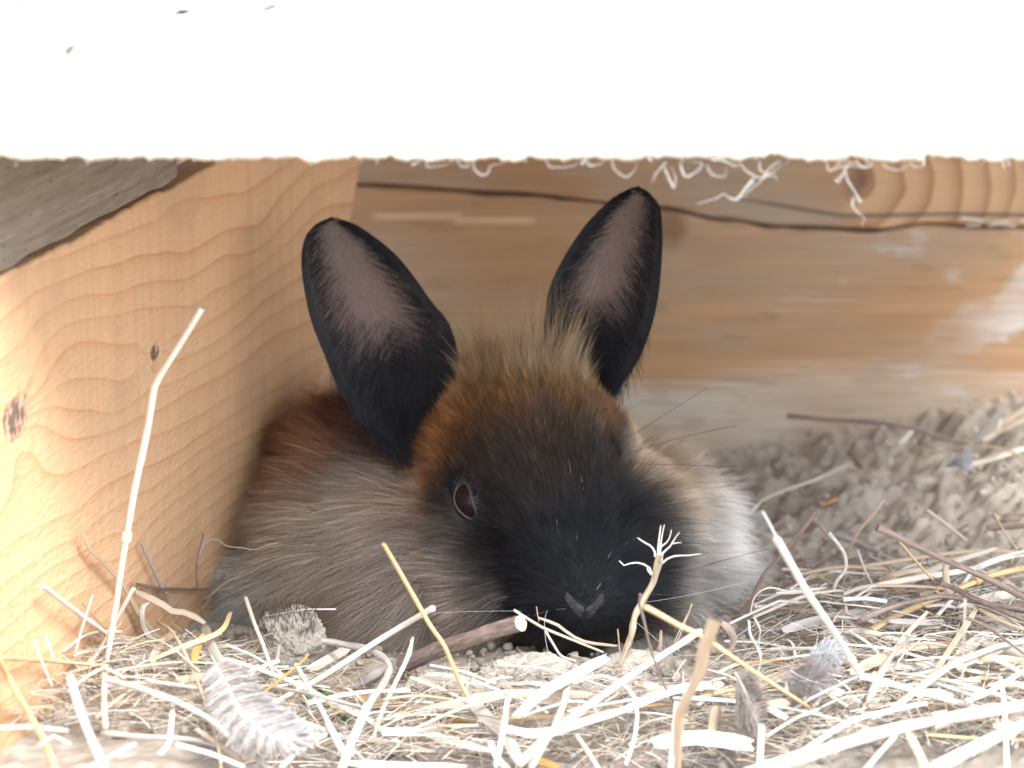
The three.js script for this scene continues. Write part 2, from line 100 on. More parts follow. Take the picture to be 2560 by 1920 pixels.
const LITTER = [
{"k":"straw","c":"pale","p":[[-0.1029,0.1462,0.0706],[-0.1107,0.1338,0.0719],[-0.1191,0.1206,0.0732],[-0.1221,0.1049,0.0748],[-0.1269,0.0844,0.0768],[-0.1312,0.0621,0.079],[-0.1341,0.0445,0.0808],[-0.1359,0.0349,0.0818],[-0.1376,0.026,0.0827]],"w":1.71,"l":"tall pale straw standing bent against the pale side plank","n":"tall_straw"},
{"k":"blade","c":"tan","p":[[-0.145,0.0699,0.077],[-0.1435,0.0626,0.0718],[-0.1397,0.0507,0.0581],[-0.1358,0.0378,0.0441],[-0.1322,0.022,0.0312],[-0.1252,0.0059,0.0207]],"w":0.96,"l":"dry tan grass blade with frayed tip crossing the tall bent straw","n":"grass_blade"},
{"k":"straw","c":"white","p":[[-0.1535,0.0628,0.1111],[-0.1469,0.0455,0.0876],[-0.14,0.0273,0.0628],[-0.1371,0.0191,0.0525]],"w":1.16,"l":"bleached straw leaning down towards the foot of the tall bent straw","n":"straw"},
{"k":"straw","c":"pale","p":[[-0.1274,0.0521,0.0842],[-0.134,0.0398,0.0817],[-0.1406,0.0271,0.0792],[-0.1457,0.0236,0.087]],"w":1.16,"l":"stout pale straw crossing in front of the tall bent straw","n":"straw"},
{"k":"twig","c":"grey","p":[[-0.1319,0.048,0.0264],[-0.1301,0.0389,0.0199],[-0.1282,0.0297,0.0133],[-0.126,0.0186,0.0052],[-0.1255,0.0135,0.0033]],"w":0.59,"l":"short mottled stalk standing before the side plank","n":"dry_stalk"},
{"k":"twig","c":"brown","p":[[-0.115,0.0356,-0.0206],[-0.1171,0.0279,-0.0206],[-0.118,0.0218,-0.0195],[-0.1173,0.0091,-0.0206],[-0.1163,0.0013,-0.0206]],"w":0.37,"l":"thin upright brown rootlet with a curling end by the rabbit's foot","n":"rootlet"},
{"k":"twig","c":"grey","p":[[-0.1141,0.0355,0.0031],[-0.1131,0.038,0.0031],[-0.1113,0.0406,0.0031],[-0.1083,0.0418,0.0031],[-0.1036,0.039,0.0031],[-0.0983,0.0384,0.0031],[-0.0935,0.0377,0.0031],[-0.0893,0.0396,0.0031],[-0.0855,0.0402,0.0031]],"w":0.18,"l":"hair-thin curling rootlet in front of the rabbit's flank","n":"rootlet"},
{"k":"blade","c":"tan","p":[[-0.09,0.0192,-0.0378],[-0.0989,0.0142,-0.0388],[-0.1084,0.01,-0.0396],[-0.1121,0.009,-0.0333],[-0.1153,0.0093,-0.0219]],"w":0.46,"l":"narrow yellowish blade leaning across the rabbit's foot","n":"grass_blade"},
{"k":"blade","c":"brown","p":[[-0.1334,0.0349,0.0318],[-0.1271,0.0251,0.0092],[-0.1209,0.0167,-0.0132],[-0.1152,0.0093,-0.0334]],"w":1.02,"l":"flat reddish brown leaf strip lying at the foot of the side plank","n":"leaf_strip"},
{"k":"twig","c":"brown","p":[[-0.1089,0.0149,-0.0332],[-0.1134,0.009,-0.0332],[-0.1168,0.0066,-0.0239]],"w":0.55},
{"k":"blade","c":"grey","p":[[-0.1261,0.0252,0.0129],[-0.1228,0.0179,0.0014],[-0.1204,0.0095,-0.0072]],"w":0.72},
{"k":"straw","c":"grey","p":[[-0.1425,0.0467,0.0756],[-0.1441,0.042,0.0813],[-0.1457,0.0366,0.0871],[-0.1469,0.0318,0.0914]],"w":0.6},
{"k":"blade","c":"tan","p":[[-0.1459,0.0437,0.0764],[-0.1438,0.0368,0.0691],[-0.141,0.0283,0.0591]],"w":0.56},
{"k":"straw","c":"gold","p":[[-0.1665,0.0551,0.1541],[-0.1629,0.0495,0.1411],[-0.1532,0.0351,0.1066],[-0.1377,0.026,0.0885]],"w":1.19,"l":"thick golden straw lying level in front of the side plank","n":"straw"},
{"k":"straw","c":"gold","p":[[-0.1636,0.0547,0.1474],[-0.1608,0.0403,0.1374],[-0.1557,0.0371,0.1474],[-0.1459,0.0319,0.1655],[-0.1404,0.0283,0.1795],[-0.1372,0.026,0.1881]],"w":1.17,"l":"long golden straw slanting down below the level golden straw","n":"straw"},
{"k":"straw","c":"pale","p":[[-0.0947,0.03,0.0328],[-0.0903,0.0277,0.0512],[-0.0861,0.0228,0.062],[-0.0821,0.0158,0.0719],[-0.077,0.0082,0.0826]],"w":0.79,"l":"pale straw slanting in front of the small soil clod","n":"straw"},
{"k":"twig","c":"tan","p":[[-0.1265,0.02,0.0306],[-0.1144,0.0329,0.079],[-0.1068,0.0298,0.0995],[-0.0998,0.0248,0.1216],[-0.0932,0.0191,0.1472],[-0.0915,0.0172,0.1606]],"w":0.59,"l":"long thin tan stalk running over the curled feather","n":"dry_stalk"},
{"k":"blade","c":"tan","p":[[-0.1335,0.0336,0.0359],[-0.129,0.0296,0.0315],[-0.1245,0.0271,0.0315],[-0.1199,0.024,0.0315],[-0.1159,0.024,0.0315],[-0.1096,0.02,0.0315]],"w":1.22,"l":"curled papery tan leaf hanging over the litter","n":"dry_leaf"},
{"k":"blade","c":"pale","p":[[-0.1286,0.0284,0.0308],[-0.1314,0.0266,0.032],[-0.1318,0.0242,0.0336],[-0.1312,0.0177,0.0313],[-0.1279,0.012,0.0308]],"w":0.87,"l":"small folded papery leaf under the curled tan leaf","n":"dry_leaf"},
{"k":"blade","c":"grey","p":[[-0.1102,0.0179,0.0285],[-0.1034,0.0285,0.0737],[-0.0998,0.0262,0.0829],[-0.0958,0.0234,0.0909]],"w":1.68},
{"k":"twig","c":"grey","p":[[-0.1311,0.038,0.1303],[-0.1211,0.0371,0.1351],[-0.1117,0.0359,0.1398],[-0.1049,0.0333,0.1409],[-0.0967,0.0285,0.1414],[-0.0906,0.0246,0.1456],[-0.082,0.02,0.1506],[-0.074,0.018,0.1613]],"w":1.14,"l":"long grey woody stem sloping in front of the curled feather","n":"woody_stem"},
{"k":"twig","c":"grey","p":[[-0.1317,0.024,0.1415],[-0.1169,0.0234,0.1434],[-0.1021,0.0194,0.1365],[-0.0923,0.0139,0.1311],[-0.0844,0.0099,0.1258]],"w":0.95,"l":"grey brown twig lying level under the curled feather","n":"twig"},
{"k":"straw","c":"white","p":[[-0.142,0.04,0.134],[-0.1372,0.0373,0.1506],[-0.1328,0.035,0.1637],[-0.126,0.0316,0.1813],[-0.1229,0.03,0.1899]],"w":1.47,"l":"thick bleached straw lying in the sunlit litter by the side plank","n":"straw"},
{"k":"straw","c":"white","p":[[-0.1538,0.0511,0.1294],[-0.1518,0.0426,0.1277],[-0.1493,0.034,0.126]],"w":0.47},
{"k":"straw","c":"white","p":[[-0.1525,0.0473,0.115],[-0.1505,0.038,0.1131]],"w":0.37},
{"k":"straw","c":"white","p":[[-0.0741,0.0202,0.0724],[-0.0679,0.0182,0.0912],[-0.0619,0.0163,0.1094],[-0.0547,0.014,0.1312]],"w":0.82},
{"k":"straw","c":"white","p":[[-0.0476,0.022,0.1134],[-0.0496,0.0204,0.1248],[-0.0522,0.0184,0.1388],[-0.0544,0.016,0.1554]],"w":1.53},
{"k":"blade","c":"gold","p":[[-0.1002,0.024,0.0314],[-0.1011,0.0319,0.0734],[-0.1108,0.0324,0.0869],[-0.1206,0.03,0.0927]],"w":0.84},
{"k":"straw","c":"orange","p":[[-0.0695,0.0262,0.0779],[-0.0711,0.0252,0.082],[-0.0787,0.0221,0.0921],[-0.0866,0.0209,0.1091]],"w":0.44,"l":"thin orange stalk with a bent tip in the litter","n":"dry_stalk"},
{"k":"blade","c":"orange","p":[[-0.1054,0.032,0.075],[-0.1066,0.0307,0.0824],[-0.107,0.0286,0.092]],"w":1.27,"l":"small amber flake of dry leaf","n":"leaf_flake"},
{"k":"twig","c":"pale","p":[[-0.0972,0.0302,0.0796],[-0.0885,0.0236,0.0735],[-0.0796,0.0183,0.0751],[-0.0709,0.0155,0.0888],[-0.0673,0.014,0.101]],"w":0.5},
{"k":"blade","c":"pale","p":[[-0.0578,0.0123,0.0349],[-0.0641,0.0125,0.0465],[-0.0708,0.0124,0.0571]],"w":1.67},
{"k":"blade","c":"tan","p":[[-0.1638,0.0315,0.1407],[-0.1587,0.026,0.1252],[-0.1495,0.026,0.1231]],"w":1.05},
{"k":"straw","c":"pale","p":[[-0.1177,0.03,0.1648],[-0.125,0.0321,0.1812],[-0.1307,0.034,0.1966]],"w":0.85},
{"k":"straw","c":"white","p":[[-0.1629,0.028,0.147],[-0.1527,0.028,0.1463],[-0.1408,0.028,0.1496]],"w":1.04},
{"k":"straw","c":"tan","p":[[-0.1222,0.034,0.1274],[-0.1274,0.034,0.1399],[-0.1313,0.034,0.1534]],"w":0.52},
{"k":"straw","c":"white","p":[[-0.1407,0.044,0.1454],[-0.1381,0.0422,0.1532],[-0.1348,0.04,0.1626]],"w":0.56},
{"k":"straw","c":"pale","p":[[-0.1269,0.034,0.1189],[-0.1348,0.0333,0.1084],[-0.1394,0.0326,0.114],[-0.143,0.032,0.1224]],"w":0.8},
{"k":"straw","c":"pale","p":[[-0.1349,0.032,0.1037],[-0.1333,0.0305,0.1202],[-0.1312,0.0291,0.136],[-0.1293,0.028,0.147]],"w":1.06},
{"k":"straw","c":"white","p":[[-0.1458,0.034,0.1755],[-0.1424,0.034,0.1678],[-0.1364,0.034,0.1742]],"w":0.6},
{"k":"straw","c":"white","p":[[-0.1094,0.0292,0.1707],[-0.1069,0.0303,0.1655],[-0.1075,0.0347,0.1498]],"w":0.76},
{"k":"straw","c":"white","p":[[-0.1055,0.028,0.1602],[-0.0948,0.0229,0.156],[-0.0848,0.0181,0.1551]],"w":1.03},
{"k":"straw","c":"white","p":[[-0.0722,0.022,0.1641],[-0.0692,0.022,0.1551],[-0.0647,0.022,0.146],[-0.06,0.022,0.138]],"w":0.88},
{"k":"blade","c":"tan","p":[[-0.1023,0.0226,0.1342],[-0.0946,0.0188,0.1385],[-0.087,0.015,0.1428]],"w":0.79},
{"k":"straw","c":"gold","p":[[-0.0415,0.0792,0.1164],[-0.0376,0.0706,0.1134],[-0.033,0.0603,0.1098],[-0.0269,0.0465,0.105],[-0.0227,0.0392,0.1024],[-0.0169,0.0217,0.0963],[-0.0115,0.0093,0.0919]],"w":0.91,"l":"slim golden straw leaning in front of the rabbit's cheek","n":"leaning_straw"},
{"k":"straw","c":"white","p":[[-0.0268,0.0455,0.0853],[-0.037,0.0327,0.0668],[-0.0474,0.0238,0.0607],[-0.0658,0.0164,0.0756],[-0.081,0.0149,0.0954],[-0.0941,0.0185,0.1293]],"w":1.27,"l":"long bleached straw propped on the thick brown twig","n":"straw"},
{"k":"bough","c":"brown","p":[[0.003,0.0385,0.0808],[-0.0044,0.0338,0.0743],[-0.0123,0.029,0.069],[-0.0197,0.0237,0.0621],[-0.0273,0.0184,0.0556],[-0.0331,0.0143,0.0521],[-0.039,0.0103,0.0481]],"w":2.76,"l":"thick brown twig with a pale cut end lying under the rabbit's chin","n":"thick_twig"},
{"k":"twig","c":"grey","p":[[-0.0453,0.0048,0.0357],[-0.049,0.0052,0.0445],[-0.0576,0.005,0.0554],[-0.0671,0.0045,0.0581],[-0.0728,0.0043,0.0592]],"w":1.78},
{"k":"twig","c":"grey","p":[[-0.0666,0.0184,0.0452],[-0.0624,0.0186,0.0473],[-0.0559,0.019,0.0519],[-0.0493,0.0196,0.0578],[-0.0444,0.0199,0.0656],[-0.0422,0.0197,0.0727],[-0.0438,0.0204,0.0929],[-0.0466,0.0201,0.1038],[-0.0488,0.02,0.1149],[-0.0516,0.018,0.1334],[-0.0543,0.016,0.151],[-0.0553,0.016,0.1612]],"w":1.32,"l":"hooked grey twig bent sharply beside the thick brown twig","n":"hooked_twig"},
{"k":"blade","c":"pale","p":[[-0.0343,0.0271,0.0649],[-0.0352,0.0247,0.0726],[-0.0362,0.0233,0.0765],[-0.0411,0.0179,0.0926],[-0.0435,0.0155,0.1025],[-0.046,0.012,0.1192]],"w":0.77,"l":"split pale blade standing beside the hooked grey twig","n":"grass_blade"},
{"k":"straw","c":"pale","p":[[0.0006,0.0269,0.0368],[0.0052,0.0238,0.0368],[0.011,0.0201,0.0368],[0.0209,0.0158,0.0368],[0.0267,0.0133,0.0368],[0.0325,0.0108,0.0368]],"w":0.75,"l":"pale greenish straw propped under the rabbit's nose","n":"straw"},
{"k":"blade","c":"tan","p":[[0.0091,0.0291,0.0502],[0.016,0.0264,0.0502],[0.0206,0.0227,0.0502],[0.0251,0.0203,0.0502],[0.0366,0.0185,0.0502]],"w":0.63,"l":"bent dry blade crossing the greenish straw under the nose","n":"grass_blade"},
{"k":"straw","c":"tan","p":[[0.0084,0.0389,0.066],[0.0087,0.0365,0.066],[0.0093,0.0336,0.066]],"w":0.34},
{"k":"twig","c":"pale","p":[[0.0114,0.0322,0.0717],[0.0145,0.0266,0.0712],[0.0168,0.0229,0.0708],[0.0219,0.0207,0.0706]],"w":0.45},
{"k":"straw","c":"gold","p":[[0.0416,0.0714,0.1535],[0.047,0.0669,0.1494],[0.0531,0.0616,0.1446],[0.0583,0.0582,0.1416],[0.0645,0.0523,0.1363],[0.0806,0.0358,0.1215],[0.0962,0.0205,0.1077],[0.1022,0.015,0.1027]],"w":0.99,"l":"long golden straw with a node lying out from the rabbit's chin","n":"straw"},
{"k":"straw","c":"white","p":[[0.0654,0.0253,0.0537],[0.0573,0.0296,0.0775],[0.0447,0.0291,0.0957],[0.0332,0.0281,0.1136],[0.0221,0.028,0.1329],[0.0113,0.028,0.153],[0.0025,0.028,0.1749]],"w":1.45,"l":"stout bleached straw crossing the foot of the frayed stalk","n":"straw"},
{"k":"blade","c":"pale","p":[[0.0322,0.0316,0.0938],[0.0267,0.0299,0.0964],[0.0206,0.028,0.1004],[0.0135,0.0259,0.1053],[0.0081,0.0242,0.1112],[0.0011,0.022,0.1226]],"w":2.49,"l":"broad pale leaf blade lying in front of the rabbit's chin","n":"broad_blade"},
{"k":"straw","c":"white","p":[[-0.0177,0.0184,0.0836],[-0.0099,0.0193,0.0889],[0.0011,0.0203,0.1014],[0.0117,0.022,0.1198]],"w":0.49},
{"k":"blade","c":"grey","p":[[-0.016,0.016,0.0864],[-0.0098,0.0155,0.1041],[-0.0026,0.0165,0.123],[0.0026,0.018,0.1518]],"w":2.31,"l":"wide grey leaf blade running down from the slim golden straw","n":"broad_blade"},
{"k":"blade","c":"orange","p":[[-0.0608,0.0087,0.0684],[-0.0434,0.0083,0.0807],[-0.0344,0.0081,0.0845],[-0.0265,0.0076,0.0892],[-0.0137,0.0072,0.0925]],"w":1.22,"l":"flat orange brown stalk lying on the bare soil","n":"dry_stalk"},
{"k":"straw","c":"gold","p":[[-0.0066,0.0092,0.0944],[0.0066,0.01,0.0949],[0.0176,0.0106,0.095],[0.0396,0.0119,0.0923],[0.0569,0.0126,0.0884],[0.0653,0.0137,0.0851],[0.0777,0.0153,0.0819]],"w":0.99,"l":"long amber straw lying behind the bleached straws","n":"straw"},
{"k":"straw","c":"white","p":[[0.0203,0.0301,0.1143],[0.0277,0.0341,0.117],[0.0343,0.036,0.1262],[0.0393,0.034,0.1338],[0.0401,0.03,0.1418],[0.0389,0.024,0.1475],[0.0359,0.02,0.1577]],"w":0.52,"l":"bleached grass stem arched in a loop","n":"looped_stem"},
{"k":"straw","c":"white","p":[[0.0037,0.022,0.1226],[0.0096,0.0229,0.1192],[0.0193,0.0244,0.1158],[0.0256,0.0253,0.1194],[0.0284,0.026,0.1322]],"w":0.48},
{"k":"blade","c":"white","p":[[0.0,0.0262,0.1102],[-0.0016,0.025,0.1186],[-0.0021,0.0237,0.1293],[-0.0036,0.0218,0.1449],[-0.0051,0.02,0.159]],"w":0.79},
{"k":"straw","c":"white","p":[[0.0543,0.0221,0.1116],[0.0531,0.0209,0.1253],[0.0517,0.0195,0.141],[0.0498,0.018,0.1582]],"w":1.05},
{"k":"blade","c":"pale","p":[[-0.0439,0.0101,0.1064],[-0.0341,0.0106,0.1083],[-0.0286,0.0109,0.1097],[-0.0204,0.0113,0.1175],[-0.0069,0.012,0.1273]],"w":1.78,"l":"flattened pale leaf strip lying across the soil","n":"leaf_strip"},
{"k":"blade","c":"white","p":[[-0.0331,0.013,0.0878],[-0.0264,0.0131,0.0895]],"w":0.39},
{"k":"straw","c":"pale","p":[[0.0209,0.014,0.1186],[0.0243,0.014,0.132],[0.028,0.014,0.149]],"w":0.9},
{"k":"straw","c":"pale","p":[[0.0186,0.0232,0.097],[0.0172,0.0222,0.1117],[0.0137,0.022,0.1321],[0.0088,0.022,0.152],[0.0061,0.022,0.1636]],"w":1.16},
{"k":"blade","c":"white","p":[[-0.0026,0.02,0.1273],[0.0064,0.0191,0.1305],[0.016,0.0181,0.1241],[0.028,0.017,0.1118],[0.0363,0.0164,0.1047]],"w":1.39},
{"k":"straw","c":"white","p":[[-0.0068,0.02,0.1408],[-0.0052,0.02,0.1512],[-0.001,0.02,0.1628]],"w":1.19},
{"k":"blade","c":"tan","p":[[-0.0658,0.0103,0.0769],[-0.0585,0.0102,0.0884],[-0.0514,0.0101,0.0981]],"w":0.83},
{"k":"straw","c":"white","p":[[-0.0643,0.016,0.0996],[-0.06,0.015,0.1168],[-0.0554,0.014,0.1333]],"w":0.91},
{"k":"twig","c":"brown","p":[[-0.035,0.0091,0.0648],[-0.0303,0.0092,0.0698],[-0.0184,0.01,0.0747],[-0.0067,0.0104,0.0786]],"w":0.39},
{"k":"blade","c":"pale","p":[[-0.0525,0.012,0.1379],[-0.0409,0.012,0.1399],[-0.0277,0.012,0.1405],[-0.0146,0.012,0.1418]],"w":1.21},
{"k":"blade","c":"orange","p":[[0.0058,0.012,0.134],[0.0105,0.012,0.1366],[0.0157,0.012,0.1418]],"w":1.58},
{"k":"stalk","c":"tan","p":[[0.0502,0.0608,0.074],[0.0495,0.0567,0.0734],[0.048,0.0501,0.0724],[0.0453,0.0443,0.0715],[0.0421,0.0372,0.0704],[0.0411,0.03,0.0694],[0.039,0.0232,0.0683],[0.0365,0.0147,0.0671]],"w":1.23,"l":"frayed tan stalk with curling root hairs standing by the rabbit's nose","n":"frayed_stalk"},
{"k":"twig","c":"brown","p":[[0.0419,0.061,0.1139],[0.0416,0.057,0.1123],[0.0428,0.0526,0.1105],[0.0449,0.0427,0.1065],[0.0474,0.0336,0.1029],[0.0509,0.0235,0.0989],[0.0585,0.0071,0.0923]],"w":0.47,"l":"thin mauve brown twig with a crumbly head behind the frayed stalk","n":"twig"},
{"k":"straw","c":"pale","p":[[0.0624,0.037,0.0584],[0.0604,0.032,0.0579],[0.0583,0.027,0.0574],[0.0565,0.0224,0.0569]],"w":0.3},
{"k":"straw","c":"tan","p":[[0.0363,0.032,0.0695],[0.0367,0.0279,0.0691],[0.0372,0.0225,0.0685],[0.0376,0.0184,0.0681]],"w":0.41},
{"k":"blade","c":"tan","p":[[0.053,0.0185,0.0359],[0.0529,0.0146,0.0355],[0.0526,0.0112,0.0352]],"w":0.54},
{"k":"stalk2","c":"tan","p":[[0.0604,0.0818,0.1926],[0.0593,0.0758,0.1884],[0.0584,0.0701,0.1844],[0.0575,0.0607,0.1777],[0.0551,0.051,0.171],[0.0529,0.0419,0.1646],[0.0526,0.0288,0.1554],[0.0529,0.012,0.1437]],"w":2.1,"l":"broad tan leaf blade with a curled brown side","n":"broad_blade"},
{"k":"blade","c":"brown","p":[[0.07,0.043,0.0918],[0.0728,0.0406,0.0915],[0.0743,0.037,0.0912],[0.0735,0.0333,0.0908],[0.0714,0.0321,0.0907]],"w":1.2,"l":"dark curled leaf edge behind the broad tan blade","n":"dry_leaf"},
{"k":"fork","c":"white","p":[[0.0833,0.0889,0.1388],[0.0886,0.0786,0.1342],[0.0946,0.0671,0.129],[0.1018,0.0554,0.1237],[0.1084,0.0441,0.1187],[0.1145,0.0324,0.1134]],"w":1.41,"l":"big bleached forked straw rising above the litter","n":"forked_straw"},
{"k":"twig","c":"brown","p":[[0.1267,0.0621,0.0499],[0.132,0.0594,0.0489],[0.138,0.056,0.0478],[0.1463,0.0512,0.0461],[0.1559,0.0464,0.0444],[0.1679,0.0402,0.0422],[0.1808,0.0325,0.0395],[0.188,0.029,0.0383]],"w":1.2,"l":"long brown twig with a broken tip sloping over the litter","n":"twig"},
{"k":"twig","c":"brown","p":[[0.1212,0.0292,0.0534],[0.1273,0.0286,0.0454],[0.1346,0.0279,0.0371],[0.1445,0.0271,0.0282],[0.1543,0.0263,0.0211],[0.1629,0.0256,0.0224],[0.174,0.0246,0.0263],[0.183,0.0237,0.0291],[0.1903,0.023,0.0338]],"w":1.1,"l":"bent red brown twig with a splintered end in the litter","n":"twig"},
{"k":"twig","c":"brown","p":[[0.1555,0.029,0.0155],[0.1603,0.0283,0.0196],[0.1652,0.0275,0.0259],[0.1733,0.0262,0.0341],[0.1807,0.025,0.0423]],"w":0.99,"l":"short mauve brown twig beside the bent red brown twig","n":"twig"},
{"k":"straw","c":"gold","p":[[0.1275,0.019,0.0363],[0.1364,0.0193,0.0254],[0.1433,0.0194,0.0176],[0.1605,0.0199,0.0001],[0.1787,0.0192,-0.0203],[0.1861,0.0193,-0.0247],[0.1988,0.0195,-0.0313]],"w":1.55,"l":"thick golden cane-like straw with a node under the twigs","n":"straw"},
{"k":"twig","c":"brown","p":[[0.1108,0.0524,0.003],[0.1075,0.047,0.0019],[0.1031,0.0403,0.0006],[0.0975,0.0328,-0.0009],[0.0929,0.0267,-0.0022],[0.0885,0.0164,-0.0042],[0.0852,0.0102,-0.0055]],"w":0.84,"l":"straight dark twig leaning behind the big forked straw","n":"twig"},
{"k":"twig","c":"brown","p":[[0.1098,0.0465,-0.006],[0.1126,0.0443,-0.006],[0.1156,0.0409,-0.006]],"w":0.72},
{"k":"twig","c":"pale","p":[[0.1163,0.0409,-0.0068],[0.1194,0.0371,-0.0068],[0.1226,0.032,-0.0068],[0.1229,0.0263,-0.0068],[0.1199,0.0219,-0.0068],[0.1183,0.0161,-0.0068]],"w":0.78,"l":"crooked greenish dry stalk with a knuckled head","n":"crooked_stalk"},
{"k":"twig","c":"grey","p":[[0.1281,0.0126,-0.0866],[0.1364,0.0128,-0.0749],[0.1433,0.013,-0.063]],"w":1.41,"l":"stubby grey stem lying behind the crooked stalk","n":"woody_stem"},
{"k":"blade","c":"tan","p":[[0.1444,0.0344,-0.0656],[0.1399,0.0281,-0.0656],[0.135,0.0221,-0.0656],[0.1327,0.0174,-0.0656],[0.1309,0.012,-0.0656]],"w":0.7,"l":"narrow tan blade sticking up behind the twigs","n":"grass_blade"},
{"k":"straw","c":"pale","p":[[0.1668,0.0176,-0.102],[0.1727,0.016,-0.0884],[0.1784,0.0144,-0.0743]],"w":0.78},
{"k":"straw","c":"gold","p":[[0.14,0.0431,0.0088],[0.1477,0.0337,0.0069],[0.1535,0.027,0.0056]],"w":0.65},
{"k":"straw","c":"pale","p":[[0.1022,0.0183,-0.0302],[0.1182,0.0196,-0.0247],[0.1338,0.0193,-0.022]],"w":0.61},
{"k":"straw","c":"pale","p":[[0.1308,0.0243,-0.0344],[0.1316,0.0223,-0.0197],[0.1333,0.0203,-0.0075]],"w":0.49},
{"k":"blade","c":"tan","p":[[0.1294,0.0185,-0.0315],[0.1514,0.0176,-0.044],[0.1713,0.0173,-0.0525],[0.1841,0.0173,-0.0545],[0.1994,0.0172,-0.0518]],"w":0.94},
{"k":"blade","c":"pale","p":[[0.1328,0.0229,0.0005],[0.1539,0.0198,-0.0177],[0.1747,0.0174,-0.0336],[0.1899,0.0159,-0.0508],[0.2003,0.0152,-0.0565]],"w":1.05},
{"k":"straw","c":"pale","p":[[0.1234,0.023,0.0153],[0.1321,0.0229,0.0014]],"w":0.59},
{"k":"blade","c":"grey","p":[[0.1535,0.0177,-0.0182],[0.1583,0.0186,-0.0053],[0.1621,0.019,0.0096]],"w":0.6},
{"k":"straw","c":"white","p":[[0.1533,0.019,0.0214],[0.1619,0.019,0.0027],[0.1745,0.0172,-0.0323]],"w":0.9},
{"k":"straw","c":"tan","p":[[0.061,0.0442,0.0778],[0.059,0.0372,0.0764],[0.0569,0.0308,0.0752],[0.0522,0.0212,0.0732]],"w":0.39},
{"k":"straw","c":"pale","p":[[0.0777,0.0188,0.0293],[0.0866,0.0192,0.0194],[0.0974,0.0202,0.0096],[0.1042,0.0211,0.0136]],"w":0.82},
{"k":"straw","c":"pale","p":[[0.1802,0.025,0.0615],[0.167,0.0259,0.07],[0.149,0.0271,0.089],[0.1348,0.0281,0.1127],[0.1224,0.029,0.1345]],"w":1.37,"l":"thick pale yellow straw with a node crossing the forked straw","n":"straw"},
{"k":"straw","c":"pale","p":[[0.1446,0.0664,0.1333],[0.1454,0.0569,0.1285],[0.1464,0.0465,0.1233],[0.1486,0.023,0.1115]],"w":0.42},
{"k":"twig","c":"brown","p":[[0.1569,0.031,0.0535],[0.1652,0.0295,0.0622],[0.1699,0.0284,0.0719],[0.1758,0.027,0.0836]],"w":0.62},
{"k":"blade","c":"grey","p":[[0.1248,0.0191,0.0688],[0.1352,0.019,0.0709],[0.1491,0.019,0.0678]],"w":1.35,"l":"flat grey leaf strip lying behind the forked straw","n":"leaf_strip"},
{"k":"twig","c":"grey","p":[[0.0911,0.0147,0.0443],[0.1052,0.0158,0.0462],[0.1217,0.0172,0.0522],[0.1342,0.0171,0.0574]],"w":0.86},
{"k":"straw","c":"white","p":[[0.074,0.0156,0.1546],[0.0953,0.0186,0.1459],[0.1172,0.0216,0.1364],[0.1284,0.0221,0.131],[0.1452,0.0225,0.1242],[0.1723,0.023,0.1144]],"w":2.58,"l":"thickest bleached straw lying level along the sunlit litter","n":"straw"},
{"k":"twig","c":"white","p":[[0.0818,0.0265,0.1795],[0.0895,0.0271,0.167],[0.0966,0.0276,0.1567],[0.1084,0.0286,0.143],[0.1222,0.0294,0.1356],[0.1342,0.029,0.129]],"w":0.93},
{"k":"straw","c":"white","p":[[0.1253,0.031,0.1897],[0.1434,0.0301,0.1683],[0.1672,0.029,0.142]],"w":2.23,"l":"second thick bleached straw in front of the thickest one","n":"straw"},
{"k":"blade","c":"white","p":[[0.0457,0.02,0.14],[0.0597,0.0191,0.1333],[0.07,0.0196,0.1372],[0.0772,0.02,0.142]],"w":2.51,"l":"wide bleached leaf fragment lying in the sunlit litter","n":"leaf_strip"},
{"k":"straw","c":"white","p":[[0.0799,0.0263,0.1416],[0.0788,0.0247,0.1523],[0.077,0.022,0.1691]],"w":0.98},
{"k":"straw","c":"white","p":[[0.176,0.025,0.086],[0.1586,0.0237,0.1061],[0.1495,0.023,0.113]],"w":1.09},
{"k":"blade","c":"white","p":[[0.1603,0.033,0.1164],[0.1591,0.0323,0.1288],[0.1559,0.0309,0.1539],[0.1514,0.029,0.1852]],"w":0.78},
{"k":"blade","c":"tan","p":[[0.1657,0.025,0.0308],[0.1548,0.0243,0.0581],[0.1422,0.0234,0.088],[0.1351,0.023,0.1001]],"w":1.06},
{"k":"blade","c":"tan","p":[[0.1669,0.025,0.0308],[0.1736,0.0241,0.0399],[0.182,0.023,0.0483]],"w":0.92},
{"k":"straw","c":"pale","p":[[0.1005,0.0207,0.1145],[0.0931,0.0199,0.1193],[0.0825,0.0186,0.1314]],"w":0.69},
{"k":"straw","c":"white","p":[[0.1442,0.023,0.0532],[0.1372,0.0219,0.063],[0.1321,0.0211,0.0729]],"w":0.34},
{"k":"straw","c":"white","p":[[0.1436,0.025,0.0568],[0.1561,0.0237,0.0494],[0.1802,0.021,0.0463]],"w":0.29},
{"k":"blade","c":"tan","p":[[0.1259,0.027,0.1486],[0.128,0.0243,0.1566],[0.1298,0.021,0.1669]],"w":1.28},
{"k":"straw","c":"pale","p":[[0.1087,0.0237,0.173],[0.1153,0.0245,0.1596],[0.1221,0.025,0.1465]],"w":1.02},
{"k":"blade","c":"gold","p":[[0.1348,0.019,0.1309],[0.1492,0.019,0.1336],[0.1674,0.019,0.135]],"w":0.68},
{"k":"blade","c":"tan","p":[[0.0679,0.021,0.1123],[0.0666,0.0178,0.1171],[0.0658,0.0147,0.1221]],"w":1.87},
{"k":"twig","c":"grey","p":[[0.0794,0.043,0.0902],[0.0801,0.0378,0.0902],[0.0823,0.0337,0.0902],[0.0838,0.029,0.0902],[0.0826,0.0231,0.0902]],"w":0.49,"l":"dark wiry rootlet twisting up above the grey feather","n":"rootlet"},
